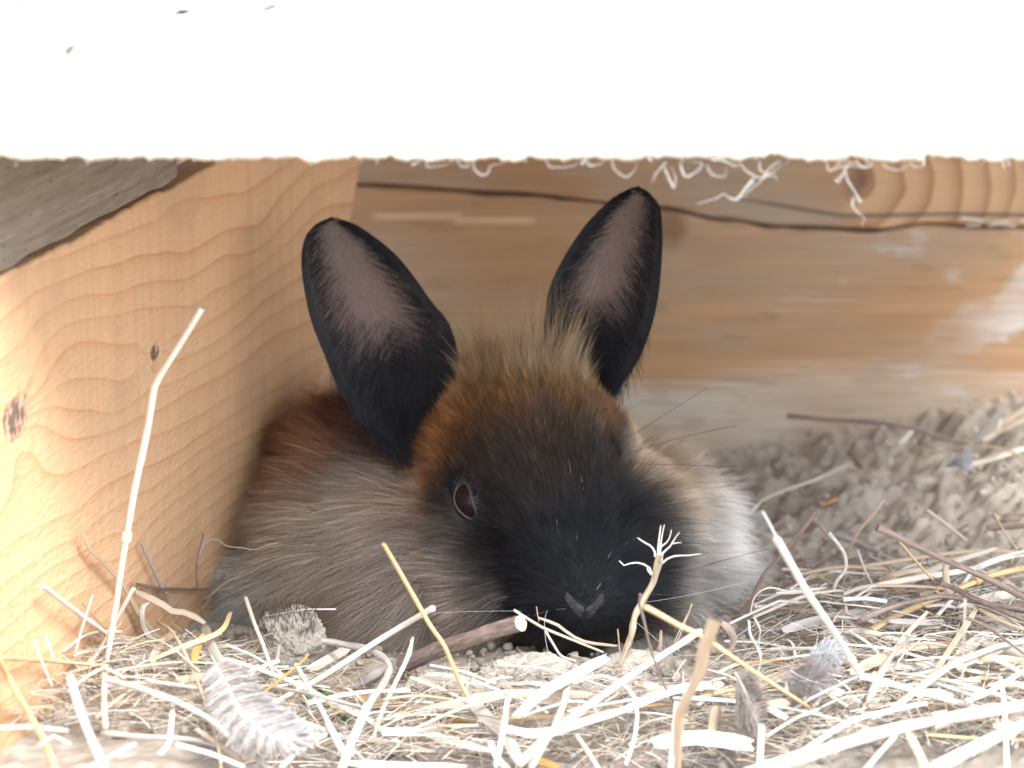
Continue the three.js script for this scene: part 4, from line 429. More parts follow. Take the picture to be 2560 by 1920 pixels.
// front board, sunlit, rough sawn lower edge
const FRONT = { z0: 0.127, z1: 0.147, y: 0.2120 };
{
  const L = 0.62, H = 0.13, n = 620, pos = [], uv = [], idx = [];
  const R = rng(77);
  const chip = []; for (let i = 0; i < 60; i++) chip.push([R() * L, 0.001 + R() * 0.005, 0.0004 + R() * 0.0014, R() < 0.5 ? 1 : -1]);
  const bottom = x => { let b = 0.0006 * noise(x * 90, 3) + 0.0005 * noise(x * 320, 7) + 0.0004 * noise(x * 800, 9); for (const [cx, w, h, s] of chip) if (Math.abs(x - cx) < w) b += s * h * 0.6 * (1 - Math.abs(x - cx) / w > 0.25 ? 1 : 0.4) * (s > 0 ? 1 : Math.max(0, 1 - (x - cx + w) / (2 * w))); return b; };
  const rows = [[0, 0, -1], [0, 0.0025, 0], [0.006, 0, 0], [0.03, 0, 0], [0.06, 0, 0], [H - 0.002, 0, 0], [H, -0.002, 0], [H, -0.018, 0], [H - 0.002, -0.02, 0], [0.02, -0.02, 0], [0.0, -0.0185, 1], [0, -0.012, 1], [0, -0.004, 1]];
  for (let i = 0; i <= n; i++) { const x = i / n * L, b = bottom(x);
    const sec = [[b, 0], [b + 0.002, 0.0003 * noise(x * 400, 2)], [0.008, 0], [0.03, 0.0002 * noise(x * 60, 4)], [0.07, 0], [H - 0.002, 0], [H, -0.002], [H, -0.018], [H - 0.002, -0.02], [0.02, -0.02], [b * 0.6 + 0.001, -0.02], [b * 0.5, -0.0185], [b * 0.8, -0.008]];
    for (const [y, z] of sec) { pos.push(x, y, z); uv.push(x / L, clamp(y / H)); } }
  const c = 13;
  for (let i = 0; i < n; i++) for (let k = 0; k < c; k++) { const a = i * c + k, b2 = i * c + (k + 1) % c; idx.push(a, a + c, b2, b2, a + c, b2 + c); }
  for (const e of [0, n]) { const base = pos.length / 3; for (let k = 0; k < c; k++) { pos.push(pos[(e * c + k) * 3], pos[(e * c + k) * 3 + 1], pos[(e * c + k) * 3 + 2]); uv.push(e ? 0.99 : 0.01, 0.5); } for (let k = 1; k + 1 < c; k++) e ? idx.push(base, base + k + 1, base + k) : idx.push(base, base + k, base + k + 1); }
  // gouges and a torn knot where the plane tool lifted the grain (x,y on the board, half width, half height, darkness)
  const X0 = -0.3, marks = [[0.2024, 0.0447, 0.0046, 0.0009, 1], [0.2285, 0.0461, 0.0045, 0.0012, 0.8], [0.1683, 0.0330, 0.0023, 0.0016, 0.85], [0.1560, 0.0478, 0.0030, 0.0008, 0.8], [0.1690, 0.0466, 0.0022, 0.0006, 0.9], [0.1745, 0.0468, 0.0010, 0.0005, 0.8], [0.1630, 0.0085, 0.0030, 0.0006, 0.45], [0.4507, 0.0204, 0.0022, 0.0005, 0.8], [0.2120, 0.0360, 0.0008, 0.0004, 0.6], [0.2450, 0.0374, 0.0014, 0.0003, 0.5]];
  const T = texture(1536, 384, (u, v) => {
    const x = u * L, y = v * H; const s = fbm(x * 6, y * 120, 3, 4), p = noise(x * 60, y * 1600, 5), f = y * 160 + 2 * fbm(x * 6, y * 20, 9, 3), ff = f - Math.floor(f);
    let c = mix3([0.74, 0.68, 0.59], [0.66, 0.57, 0.46], clamp(0.25 + s + 0.4 * Math.pow(ff, 3))); c = c.map(e => e * (1 + 0.08 * p));
    for (const [mx, my, w, h, d] of marks) { const e = Math.hypot((x - mx) / w, (y - my - 0.25 * (x - mx)) / h) + 0.7 * fbm(x * 900, y * 900, 4, 3); if (e < 1) c = mix3(c, [0.035, 0.02, 0.02], d * sstep(1, 0.6, e)); }
    return c; });
  const board = mesh('front_board', geoFrom(pos, idx, null, uv), STD({ map: T, roughness: 0.9 }));
  board.position.set(X0, FRONT.y, FRONT.z1);
  tag(board, 'sunlit rough sawn front board with a ragged fibrous lower edge', 'board');
  // torn wood fibres hanging from the sawn edge
  for (const [r, pts] of FIBRES) { const cv = new THREE.CatmullRomCurve3(pts.map(p => V(p[0] - X0, p[1] - FRONT.y, p[2] - FRONT.z1 + 0.0005 * noise(p[0] * 900, p[1] * 900)))); const q = cv.getPoints(pts.length * 7), rr = Math.max(0.0001, r / 1000 * 0.42); mesh('wood_fibre', tube(q, rr, [0.74, 0.72, 0.67], 5, r * 90 + pts[0][0] * 700, { taper: 0.35 }), litterMat.straw, board); const off = q.map((p, i) => p.clone().add(V(0.0006 * noise(i * 0.16, r * 40), 0.0007 * noise(i * 0.16, r * 90 + 5), 0.0006 * noise(i * 0.2, 9)))); mesh('wood_fibre', tube(off.slice(0, Math.ceil(off.length * 0.8)), rr * 0.5, [0.74, 0.72, 0.67], 4, 3, { taper: 0.4 }), litterMat.straw, board); }
  const bits = []; const Q = rng(5);
  for (let i = 0; i < 520; i++) { const x = 0.1 + Q() * 0.42, l = 0.0006 + 0.0032 * Q() * Q(), a = (Q() - 0.5) * 2.4, w = 0.00006 + 0.00014 * Q(), z = -Q() * 0.02, y = bottom(x) + 0.0004; const q = V(Math.sin(a) * l, -Math.cos(a) * l, (Q() - 0.5) * l * 1.4); const k = q.clone().multiplyScalar(0.5).add(V((Q() - 0.5) * l * 0.5, 0, 0)); bits.push(new THREE.TubeGeometry(new THREE.QuadraticBezierCurve3(V(x, y, z), V(x, y, z).add(k), V(x, y, z).add(q)), 4, w, 3)); }
  tag(mesh('fibre_fuzz', mergeGeometries(bits), MAT.fibre, board), null, null, null, 'stuff');
}
// roof over the hollow: three boards laid side by side, hidden behind the front board from here
for (let i = 0; i < 3; i++) {
  const g = boardBox(0.66, 0.1285, 0.02, { n: 20 }), m = mesh('roof_board', g, MAT.plainWood);
  m.rotation.x = -Math.PI / 2; m.position.set(-0.32, 0.2915, 0.1265 - i * 0.1293);
  tag(m, 'plain plank roofing the hollow between front and rear boards', 'board', 'roof boards over the hollow');
}
// ---------- rabbit ----------
const rabbit = new THREE.Group(); rabbit.name = 'rabbit'; scene.add(rabbit);
const RB = V(0, 0, -0.06); rabbit.position.copy(RB);
tag(rabbit, 'fluffy black and tan rabbit lying in the shelter with upright ears', 'rabbit');
{
  const caps = {}; for (const k of ['head', 'body']) caps[k] = BONES[k].map(([a, b]) => ({ a: V(a[0], a[1], a[2]), ab: V(b[0] - a[0], b[1] - a[1], b[2] - a[2]), ra: a[3], rb: b[3] }));
  const tmp = V();
  const capD = (c, p) => { tmp.subVectors(p, c.a); const t = clamp(tmp.dot(c.ab) / c.ab.lengthSq()); return tmp.addScaledVector(c.ab, -t).length() - mix(c.ra, c.rb, t); };
  const smin = (a, b, k) => { const h = clamp(0.5 + 0.5 * (b - a) / k); return mix(b, a, h) - k * h * (1 - h); };
  const eyeC = V(), eyeN = V(); let eyeOn = false;
  const part = (k, p, r) => { let d = 1; for (const c of caps[k]) d = smin(d, capD(c, p), r); return d; };
  const sdf = p => {
    let d = smin(part('head', p, 0.010), part('body', p, 0.014), 0.008);
    if (eyeOn) d = Math.max(d, -(p.distanceTo(eyeC) - 0.0068)) ;
    return d;
  };
  const E = 0.0006, q = V();
  const grad = (p, out, f = sdf) => { const d = f(p); out.set(f(q.set(p.x + E, p.y, p.z)) - d, f(q.set(p.x, p.y + E, p.z)) - d, f(q.set(p.x, p.y, p.z + E)) - d).normalize(); return d; };
  const settle = p => { const n = V(); for (let i = 0; i < 6; i++) { const d = grad(p, n); p.addScaledVector(n, -d); } grad(p, n); return n; };
  // eye sits on the near side of the head: start at its height outside the head and move in
  const ep = V(...EYE[0]), ein = V(...EYE[1]).sub(ep).normalize(); for (let i = 0; i < 80 && sdf(ep) > 0.0001; i++) ep.addScaledVector(ein, sdf(ep) * 0.8); { const n = V(); grad(ep, n); eyeN.copy(n).add(V(0, 0, 0.1)).normalize(); }
  eyeC.copy(ep).addScaledVector(eyeN, -0.0022);
  const colourAt = (p, out) => { let w = 1e-9; out[0] = out[1] = out[2] = 0; for (const a of ANCHORS) { const dx = p.x - a[0], dy = p.y - a[1], dz = (p.z - a[2]) * 0.5, k = Math.exp(-(dx * dx + dy * dy + dz * dz) / (a[3] * a[3]) * 1.3) + 1e-7 / (1e-5 + dx * dx + dy * dy + dz * dz) * 1e-4; w += k; out[0] += k * a[4]; out[1] += k * a[5]; out[2] += k * a[6]; } out[0] /= w; out[1] /= w; out[2] /= w; return out; };
  // body surface
  const N = 104, half = 0.13, cen = V(-0.005, 0.045, -0.085);
  const mc = new MarchingCubes(N, new THREE.MeshStandardMaterial(), false, false, 300000); mc.isolation = 0;
  const p = V();
  for (let z = 0; z < N; z++) for (let y = 0; y < N; y++) for (let x = 0; x < N; x++) { p.set(x / N * 2 - 1, y / N * 2 - 1, z / N * 2 - 1).multiplyScalar(half).add(cen); mc.field[x + y * N + z * N * N] = -sdf(p); }
  mc.update();
  const cnt = mc.count, pa = mc.positionArray, pos = new Float32Array(cnt * 3), nor = new Float32Array(cnt * 3), col = new Float32Array(cnt * 3), cc = [0, 0, 0], nn = V();
  for (let i = 0; i < cnt; i++) { p.set(pa[i * 3], pa[i * 3 + 1], pa[i * 3 + 2]).multiplyScalar(half).add(cen); grad(p, nn); colourAt(p, cc); for (let k = 0; k < 3; k++) col[i * 3 + k] = cc[k] * 0.8; nor.set([nn.x, nn.y, nn.z], i * 3); pos.set([p.x - RB.x, p.y - RB.y, p.z - RB.z], i * 3); }
  const bodyGeo = geoFrom(pos, null, col, null, nor);

  // ears: cupped, thick-edged shells between the two measured edges
  const earSurf = EARS.map((rows, e) => {
    const L = new THREE.CatmullRomCurve3(rows.map(r => V(...r[0]))), R = new THREE.CatmullRomCurve3(rows.map(r => V(...r[1])));
    const deep = e ? 0.010 : 0.012;
    return (t, s, side) => {                               // t base..tip, s 0..1 across, side +1 inner face, -1 back
      const a = L.getPoint(t), b = R.getPoint(t), c = V().lerpVectors(a, b, s), w = a.distanceTo(b), k = Math.sin(Math.PI * s);
      const dip = Math.min(deep, w * 0.34) * (0.35 + 0.65 * (1 - t)) * Math.pow(k, 0.85), th = 0.0011 * Math.min(1, k * 3) * Math.min(1, (1 - t) * 12 + 0.1);
      const lean = e ? (s - 0.5) * 0.012 * Math.min(1, w / 0.03) : -(s - 0.5) * 0.006 * Math.min(1, w / 0.03);
      c.z += -dip + lean + side * th; c.y += dip * 0.1; return c;
    };
  });
  const earGeo = f => { const nt = 26, ns = 18, P = [], I = []; for (const sd of [1, -1]) for (let i = 0; i <= nt; i++) for (let j = 0; j <= ns; j++) { const c = f(i / nt * 0.995, j / ns, sd).sub(RB); P.push(c.x, c.y, c.z); } const o = (nt + 1) * (ns + 1); for (let i = 0; i < nt; i++) for (let j = 0; j < ns; j++) { const a = i * (ns + 1) + j, b = a + 1, c = a + ns + 1, d = c + 1; I.push(a, b, c, b, d, c, o + a, o + c, o + b, o + b, o + c, o + d); } return [P, I]; };
  const earInner = (e, t, s) => {                           // bare-ish pinkish inside of the ear, as seen between the dark rims
    const mid = e ? mix(0.44, 0.56, t) : mix(0.54, 0.40, t), wid = e ? 0.42 : 0.46;
    return sstep(1.1, 0.15, Math.abs(s - mid) / wid) * sstep(0.16, 0.34, t) * sstep(0.90, 0.74, t);
  };
  const earGeos = earSurf.map((f, e) => { const [P, I] = earGeo(f); const C = [], nt = 26, ns = 18; for (const sd of [1, -1]) for (let i = 0; i <= nt; i++) for (let j = 0; j <= ns; j++) { const k = sd > 0 ? earInner(e, i / nt, j / ns) : 0, c = mix3([0.012, 0.011, 0.013], [0.16, 0.105, 0.09], k); C.push(...c); } return geoFrom(P, I, C); });
  const skin = STD({ vertexColors: true, roughness: 0.9 });
  const joined = mergeGeometries([bodyGeo.toNonIndexed ? bodyGeo : bodyGeo, ...earGeos.map(g => g.toNonIndexed())]);
  mesh('body', joined, skin, rabbit);

  // ---- coat: many tapered hairs, in tufts ----
  const fur = new THREE.MeshPhysicalMaterial({ vertexColors: true, roughness: 0.6, metalness: 0, specularIntensity: 0.25 });
  class Hairs {
    constructor() { this.p = []; this.c = []; this.n = []; this.i = []; }
    add(root, n, dir, len, w, c, droop, tipc, seg = 3, bend = null) {
      const base = this.p.length / 3, side = V().crossVectors(dir, n); if (side.lengthSq() < 1e-6) side.set(1, 0, 0); side.normalize();
      const fn = V().crossVectors(side, dir).normalize(); if (fn.dot(n) < 0) fn.negate(); fn.addScaledVector(n, 0.6).normalize();
      for (let k = 0; k <= seg; k++) {
        const t = k / seg, r = w * (1 - 0.75 * t) * 0.5, x = root.x + dir.x * len * t, y = root.y + dir.y * len * t - droop * t * t * len, z = root.z + dir.z * len * t;
        const bx = bend ? bend.x * t * t * len : 0, by = bend ? bend.y * t * t * len : 0, bz = bend ? bend.z * t * t * len : 0;
        const cx = x + bx - RB.x, cy = y + by - RB.y, cz = z + bz - RB.z, f = tipc ? t : 0, cr = tipc ? mix(c[0], tipc[0], f) : c[0], cg = tipc ? mix(c[1], tipc[1], f) : c[1], cb = tipc ? mix(c[2], tipc[2], f) : c[2];
        if (k < seg) { this.p.push(cx - side.x * r, cy - side.y * r, cz - side.z * r, cx + side.x * r, cy + side.y * r, cz + side.z * r); this.c.push(cr, cg, cb, cr, cg, cb); this.n.push(fn.x, fn.y, fn.z, fn.x, fn.y, fn.z); }
        else { this.p.push(cx, cy, cz); this.c.push(cr, cg, cb); this.n.push(fn.x, fn.y, fn.z); }
      }
      for (let k = 0; k < seg - 1; k++) { const a = base + 2 * k; this.i.push(a, a + 1, a + 2, a + 1, a + 3, a + 2); }
      const a = base + 2 * (seg - 1); this.i.push(a, a + 1, a + 2);
    }
    build(name) { const m = mesh(name, geoFrom(this.p, this.i, this.c, null, this.n), fur, rabbit); m.userData.kind = 'stuff'; return m; }
  }
  const face = new Hairs(), coat = new Hairs(), mane = new Hairs();
  const R = rng(11), tri = [], areas = []; let total = 0;
  for (let i = 0; i < cnt; i += 3) { const a = V().fromArray(pos, i * 3), b = V().fromArray(pos, i * 3 + 3), c = V().fromArray(pos, i * 3 + 6), nz = nor[i * 3 + 2]; const y = a.y + RB.y; const ar = V().crossVectors(b.sub(a), c.sub(a)).length() / 2; const vis = (nz > -0.45 && y > -0.03) ? 1 : 0.12; total += ar * vis; areas.push(total); }
  const pick = () => { const t = R() * total; let lo = 0, hi = areas.length - 1; while (lo < hi) { const m = (lo + hi) >> 1; areas[m] < t ? lo = m + 1 : hi = m; } return lo; };
  const noseP = V(...NOSE), headC = V(0.012, 0.05, -0.03), crown = V(0.006, 0.094, -0.062);
  const root = V(), n = V(), flow = V(), dir = V(), up = V(0, 1, 0), hc = [0, 0, 0];
  const nv = (a, s, o, out) => out.set(noise(a.x * s + o, a.y * s, a.z * s), noise(a.x * s + 31 + o, a.y * s, a.z * s), noise(a.x * s + 67 + o, a.y * s, a.z * s));
  const cl = V(), cl2 = V(), cl3 = V(), toEye = V();
  const HAIRS = 290000;
  for (let h = 0; h < HAIRS; h++) {
    const i = pick() * 9; let u = R(), v = R(); if (u + v > 1) { u = 1 - u; v = 1 - v; }
    const w0 = 1 - u - v;
    root.set(pos[i] * w0 + pos[i + 3] * u + pos[i + 6] * v, pos[i + 1] * w0 + pos[i + 4] * u + pos[i + 7] * v, pos[i + 2] * w0 + pos[i + 5] * u + pos[i + 8] * v).add(RB);
    n.set(nor[i] * w0 + nor[i + 3] * u + nor[i + 6] * v, nor[i + 1] * w0 + nor[i + 4] * u + nor[i + 7] * v, nor[i + 2] * w0 + nor[i + 5] * u + nor[i + 8] * v).normalize();
    const dh = part('head', root, 0.010), db = part('body', root, 0.014), isHead = dh < db + 0.002;
    toEye.subVectors(root, ep); const eyeD = toEye.length(); if (eyeD < 0.0078) continue;
    const dn = root.distanceTo(noseP);
    // growth direction
    if (isHead) flow.subVectors(root, noseP); else flow.subVectors(root, headC).multiply(V(1, 0.5, 1)).add(V(0, -0.012, 0));
    flow.addScaledVector(n, -flow.dot(n)).normalize();
    const dc = Math.hypot((root.x - crown.x) * 0.8, root.y - crown.y, root.z - crown.z), maneW = isHead || root.y > 0.06 ? sstep(0.032, 0.016, dc) * sstep(0.076, 0.088, root.y) : 0;
    const cheek = isHead ? sstep(0.02, -0.012, root.x) * sstep(0.05, 0.03, root.y) : 0, cheekR = isHead ? sstep(0.036, 0.046, root.x) * sstep(0.062, 0.045, root.y) : 0;
    let len = isHead ? mix(0.0032, 0.0075, sstep(0.012, 0.05, dn)) : 0.026, lift = isHead ? 0.32 : 0.44, droop = isHead ? 0.1 : 0.22, wd = isHead ? 0.00014 : 0.00016;
    if (cheek > 0) { len = mix(len, 0.020, cheek); lift = mix(lift, 0.5, cheek); wd = mix(wd, 0.00015, cheek); flow.add(V(-0.7 * cheek, -0.25 * cheek, 0)).addScaledVector(n, -flow.dot(n)).normalize(); }
    if (cheekR > 0) { len = mix(len, 0.018, cheekR); lift = mix(lift, 0.5, cheekR); flow.add(V(0.9 * cheekR, -0.1, 0)).normalize(); }
    if (eyeD < 0.016) len *= mix(0.35, 1, sstep(0.0070, 0.016, eyeD));
    nv(root, 260, 0, cl); nv(root, 900, 7, cl2);
    nv(root, 85, 3, cl3); dir.copy(flow).addScaledVector(n, lift).addScaledVector(cl3, isHead ? 0.25 + 0.4 * cheek : 0.5).addScaledVector(cl, isHead ? 0.24 : 0.3).addScaledVector(cl2, 0.2).add(V(R() - 0.5, R() - 0.5, R() - 0.5).multiplyScalar(isHead ? 0.3 : 0.5));
    if (maneW > 0) { len = mix(len, 0.012 + 0.034 * R() * R() + 0.006 * noise(root.x * 300, 3), maneW); dir.lerp(V((root.x - crown.x) * 11 + cl.x * 0.30, 1, -0.22 + cl.z * 0.35).add(V(R() - 0.5, 0, R() - 0.5).multiplyScalar(0.22)), 0.85 * maneW); droop = mix(droop, 0.05, maneW); wd = mix(wd, 0.00014, maneW); }
    dir.normalize(); len *= 0.55 + 0.75 * R(); if (maneW > 0.3 && R() < 0.42) continue;
    colourAt(root, hc);
    // tuft-to-tuft and hair-to-hair colour differences
    const tuft = noise(root.x * 800, root.y * 800, root.z * 800) * 0.62 + noise(root.x * 240, root.y * 240, root.z * 240 + 9) * 0.34, k = Math.exp(tuft + (R() - 0.5) * 0.7);
    let c = [hc[0] * k, hc[1] * k, hc[2] * k], tc = null;
    if (maneW > 0.3) { const g = R(); c = mix3(c, [0.17, 0.098, 0.05], 0.6 * maneW); tc = mix3([0.25, 0.165, 0.09], [0.42, 0.325, 0.21], g); }
    else if (isHead && R() < 0.13 && dn > 0.034) tc = [c[0] * 2.2 + 0.022, c[1] * 2.0 + 0.014, c[2] * 1.9 + 0.008];   // banded guard hairs
    else if (!isHead && noise(root.x * 420, root.y * 420, root.z * 420 + 50) > 0.35 && R() < 0.6) tc = [c[0] * 1.6 + 0.09, c[1] * 1.6 + 0.08, c[2] * 1.6 + 0.07];
    if (R() < (isHead ? 0.0005 : 0.003)) { c = [0.3, 0.28, 0.26]; tc = null; }
    (maneW > 0.3 ? mane : isHead ? face : coat).add(root, n, dir, len, wd * (0.8 + 0.5 * R()), c, droop, tc, maneW > 0.3 ? 4 : 3, maneW > 0.3 ? V(cl.x * 0.25, 0, cl.z * 0.2) : null);
  }
  // light tuft over the far eye
  for (let i = 0; i < 500; i++) { const r = V(0.0405 + (R() - 0.5) * 0.007, 0.0655 + (R() - 0.5) * 0.009, -0.03); const nn2 = settle(r); const d = V(0.25 + (R() - 0.5) * 0.5, 0.9, 0.1).addScaledVector(nn2, 0.5).add(V(R() - 0.5, R() - 0.5, R() - 0.5).multiplyScalar(0.3)).normalize(); const g = 0.2 + 0.3 * R(); face.add(r, nn2, d, 0.007 + 0.006 * R(), 0.00014, [g, g * 0.93, g * 0.86], 0.1, null); }
  for (const s of [-1, 1]) for (let i = 0; i < 420; i++) { const u = R(), r = V(noseP.x + s * (0.0007 + u * 0.0058) + 0.0004, noseP.y - 0.0030 + u * 0.0066 + (R() - 0.5) * 0.0036, noseP.z), n2 = settle(r), g = 0.03 + 0.09 * R(); face.add(r, n2, V(s * 0.8, 0.5, 0).addScaledVector(n2, 0.35).add(V(R() - 0.5, R() - 0.5, R() - 0.5).multiplyScalar(0.4)).normalize(), 0.0024, 0.00013, [g, g * 0.88, g * 0.87], 0, null, 2); }   // fuzzy grey edges of the nostrils
  face.build('face_fur'); coat.build('coat'); mane.build('mane');
  // ear fur
  earSurf.forEach((f, e) => {
    const H = new Hairs(), Q = rng(31 + e);
    for (let i = 0; i < 21000; i++) {
      const t = Math.pow(Q(), 0.8) * 0.955, s = Q(), sd = Q() < 0.7 ? 1 : -1, c = f(t, s, sd), ct = f(Math.min(1, t + 0.015), s, sd), cs = f(t, Math.min(1, s + 0.03), sd), cs0 = f(t, Math.max(0, s - 0.03), sd);
      const along = ct.sub(f(Math.max(0, t - 0.03), s, sd)).normalize(), acr = cs.sub(cs0).normalize(), nn2 = V().crossVectors(acr, along).normalize(); if (nn2.z * sd < 0) nn2.negate();
      const k = sd > 0 ? earInner(e, t, s) : 0, rim = Math.max(sstep(0.86, 1, s), sstep(0.14, 0, s), sstep(0.93, 1, t));
      const tufted = sd > 0 && rim < 0.6 && k < 0.75 && t < 0.84, inward = s < 0.5 ? 1 : -1;
      const d = along.clone().multiplyScalar(tufted ? 0.75 : 0.9).addScaledVector(acr, (tufted ? 0.7 * inward : (s - 0.5) * 0.5) + (Q() - 0.5) * 0.4).addScaledVector(nn2, 0.28 + 0.25 * rim + Q() * 0.2).normalize();
      let l = mix(0.0022, 0.0013, rim); if (tufted) l = mix(0.0065, 0.003, t) * (0.6 + 0.7 * Q()); if (t < 0.3) l += 0.006 * (1 - t / 0.3);
      const j = Math.exp((Q() - 0.5) * 0.9), g = k > 0.08 + 0.85 * Q() ? [0.20, 0.15, 0.132] : [0.012, 0.0115, 0.0135];
      
      H.add(c, nn2, d, l * (0.8 + 0.4 * Q()), 0.00012, g.map(x => x * j), 0.05, null, 2);
    }
    for (let i = 0; i < 2600; i++) {                        // long dark hair round the foot of the ear
      const t = 0.02 + 0.3 * Q() * Q(), s = Q(), sd = Q() < 0.8 ? 1 : -1, c = f(t, s, sd), al = f(t + 0.05, s, sd).sub(f(Math.max(0, t - 0.05), s, sd)).normalize();
      const d = al.multiplyScalar(-0.75).add(V(e ? 0.25 : -0.25, -0.15, 0.45 * sd)).add(V(Q() - 0.5, Q() - 0.5, Q() - 0.5).multiplyScalar(0.7)).normalize(), j = Math.exp((Q() - 0.5) * 1.2); H.add(c, V(0, 0.2, sd), d, 0.006 + 0.009 * Q(), 0.00018, [0.016 * j, 0.0145 * j, 0.016 * j], 0.15, null, 3);
    }
    H.build('ear_fur');
  });
  // eye: dark brown ball behind pinkish lids
  const eg = new THREE.SphereGeometry(0.0083, 32, 24);
  const eye = mesh('eyeball', eg, new THREE.MeshPhysicalMaterial({ color: new THREE.Color().setRGB(0.013, 0.008, 0.007), roughness: 0.14, specularIntensity: 0.28 }), rabbit);
  eye.position.copy(eyeC).sub(RB).addScaledVector(eyeN, -0.0036); eye.userData.label = 'dark brown glossy eye';
  const ex = V().crossVectors(up, eyeN).normalize(), ey = V().crossVectors(eyeN, ex).normalize();
  const lidPts = (sc, out) => { const a = []; for (let k = 0; k < 28; k++) { const t = k / 28 * Math.PI * 2; let x = Math.cos(t) * 0.0038 * (1 + 0.25 * Math.sin(t)), y = Math.sin(t) * 0.0073; const xr = x * 0.82 - y * 0.57; y = y * 0.82 + x * 0.57; x = xr + 0.0002; const P0 = V().addScaledVector(ex, x * sc).addScaledVector(ey, y * sc); const rr = Math.hypot(x, y) * sc; a.push(P0.addScaledVector(eyeN, out > 0.5 ? 0.0012 : out + Math.sqrt(Math.max(0, 0.0083 ** 2 - Math.min(rr, 0.0081) ** 2)) - 0.0036).add(eyeC).sub(RB)); } return a; };
  const lid = new THREE.TubeGeometry(new THREE.CatmullRomCurve3(lidPts(1.0, 0.0003), true), 60, 0.0005, 6, true);
  const lm = mesh('eyelid', lid, STD({ color: new THREE.Color().setRGB(0.055, 0.032, 0.026), roughness: 0.55 }), rabbit);
  const skinRing = (() => { const a = lidPts(1.0, 0.0003), b = lidPts(1.5, 1), P = [], I = []; for (let k = 0; k < 28; k++) P.push(...a[k].toArray(), ...b[k].toArray()); for (let k = 0; k < 28; k++) { const i0 = 2 * k, i1 = 2 * ((k + 1) % 28); I.push(i0, i1, i0 + 1, i1, i1 + 1, i0 + 1); } return geoFrom(P, I); })();
  mesh('eye_socket_skin', skinRing, STD({ color: new THREE.Color().setRGB(0.03, 0.026, 0.028), roughness: 0.8, side: THREE.DoubleSide }), rabbit);
  { const Q = rng(71), H = new Hairs(); for (let i = 0; i < 1500; i++) { const k = Math.floor(Q() * 28), sc = 1.08 + 0.55 * Q(), A = lidPts(1.0, 0.0003), B = lidPts(1.6, 1), t = (sc - 1) / 0.6, p0 = A[k].clone().lerp(A[(k + 1) % 28], Q()).lerp(B[k], t).add(RB), out = B[k].clone().sub(A[k]).normalize(), g = 0.009 * Math.exp((Q() - 0.5) * 1.2); H.add(p0, eyeN, out.add(V(-0.1, 0.35, -0.1)).addScaledVector(eyeN, 0.25).add(V(Q() - 0.5, Q() - 0.5, Q() - 0.5).multiplyScalar(0.5)).normalize(), 0.0022 + 0.002 * Q(), 0.00013, [g, g, g * 1.1], 0, null, 2); } H.build('eyelid_fur'); }
  // nose: two bare pads meeting in a cleft
  for (const s of [-1, 1]) {
    const g = new THREE.SphereGeometry(0.0034, 20, 14); g.scale(0.95, 0.62, 0.45);
    const P = g.attributes.position; for (let i = 0; i < P.count; i++) { const x = P.getX(i) * s, y = P.getY(i); P.setY(i, y + x * 0.55 * 1 + 0.0); P.setZ(i, P.getZ(i) - 0.12 * Math.abs(x)); } g.computeVertexNormals();
    const m = mesh('nose_pad', g, STD({ color: new THREE.Color().setRGB(0.022, 0.019, 0.02), roughness: 0.75 }), rabbit);
    const c = V(noseP.x + s * 0.0037 + 0.0004, noseP.y + 0.0005, noseP.z); const nn2 = settle(c); m.position.copy(c).addScaledVector(nn2, -0.0008).sub(RB); m.rotation.set(-0.35, s * 0.45, 0);
  }
  // whiskers and long brow hairs
  const WQ = rng(9), wm = STD({ color: new THREE.Color().setRGB(0.03, 0.028, 0.03), roughness: 0.5 }), ww = STD({ color: new THREE.Color().setRGB(0.55, 0.55, 0.55), roughness: 0.5 });
  const whisk = (a, b, c, r, m) => mesh('whisker', new THREE.TubeGeometry(new THREE.QuadraticBezierCurve3(V(...a).sub(RB), V(...b).sub(RB), V(...c).sub(RB)), 14, r, 4), m, rabbit);
  whisk([0.043, 0.070, -0.03], [0.058, 0.082, -0.024], [0.072, 0.092, -0.022], 0.00008, wm);
  whisk([0.043, 0.064, -0.03], [0.062, 0.074, -0.02], [0.083, 0.078, -0.02], 0.00008, wm);
  whisk([0.044, 0.060, -0.03], [0.060, 0.063, -0.02], [0.084, 0.062, -0.02], 0.00008, wm);
  whisk([0.037, 0.022, 0.012], [0.060, 0.034, 0.015], [0.094, 0.037, 0.0], 0.00009, wm);
  whisk([0.037, 0.020, 0.014], [0.054, 0.013, 0.03], [0.062, 0.004, 0.04], 0.00009, ww);
  whisk([0.016, 0.022, 0.018], [0.009, 0.025, 0.03], [0.013, 0.012, 0.042], 0.0001, ww);
  for (let i = 0; i < 3; i++) { const y = 0.013 + 0.008 * WQ(); whisk([0.014, y, 0.016], [-0.004 - 0.01 * WQ(), y + 0.006 * (WQ() - 0.3), 0.024], [-0.03 - 0.02 * WQ(), y - 0.012 + 0.02 * WQ(), 0.02], 0.00006, i % 2 ? ww : wm); }
  for (let i = 0; i < 3; i++) { const y = 0.013 + 0.008 * WQ(); whisk([0.036, y, 0.012], [0.05, y + 0.006 * (WQ() - 0.3), 0.024], [0.075 + 0.02 * WQ(), y - 0.008 + 0.02 * WQ(), 0.016], 0.00006, i % 2 ? ww : wm); }
}
const shade = (c, R, a = 0.18) => { const k = 1 + (R() - 0.5) * 2 * a, w = (R() - 0.5) * 0.06; return [c[0] * k * (1 + w), c[1] * k, c[2] * k * (1 - w)]; };
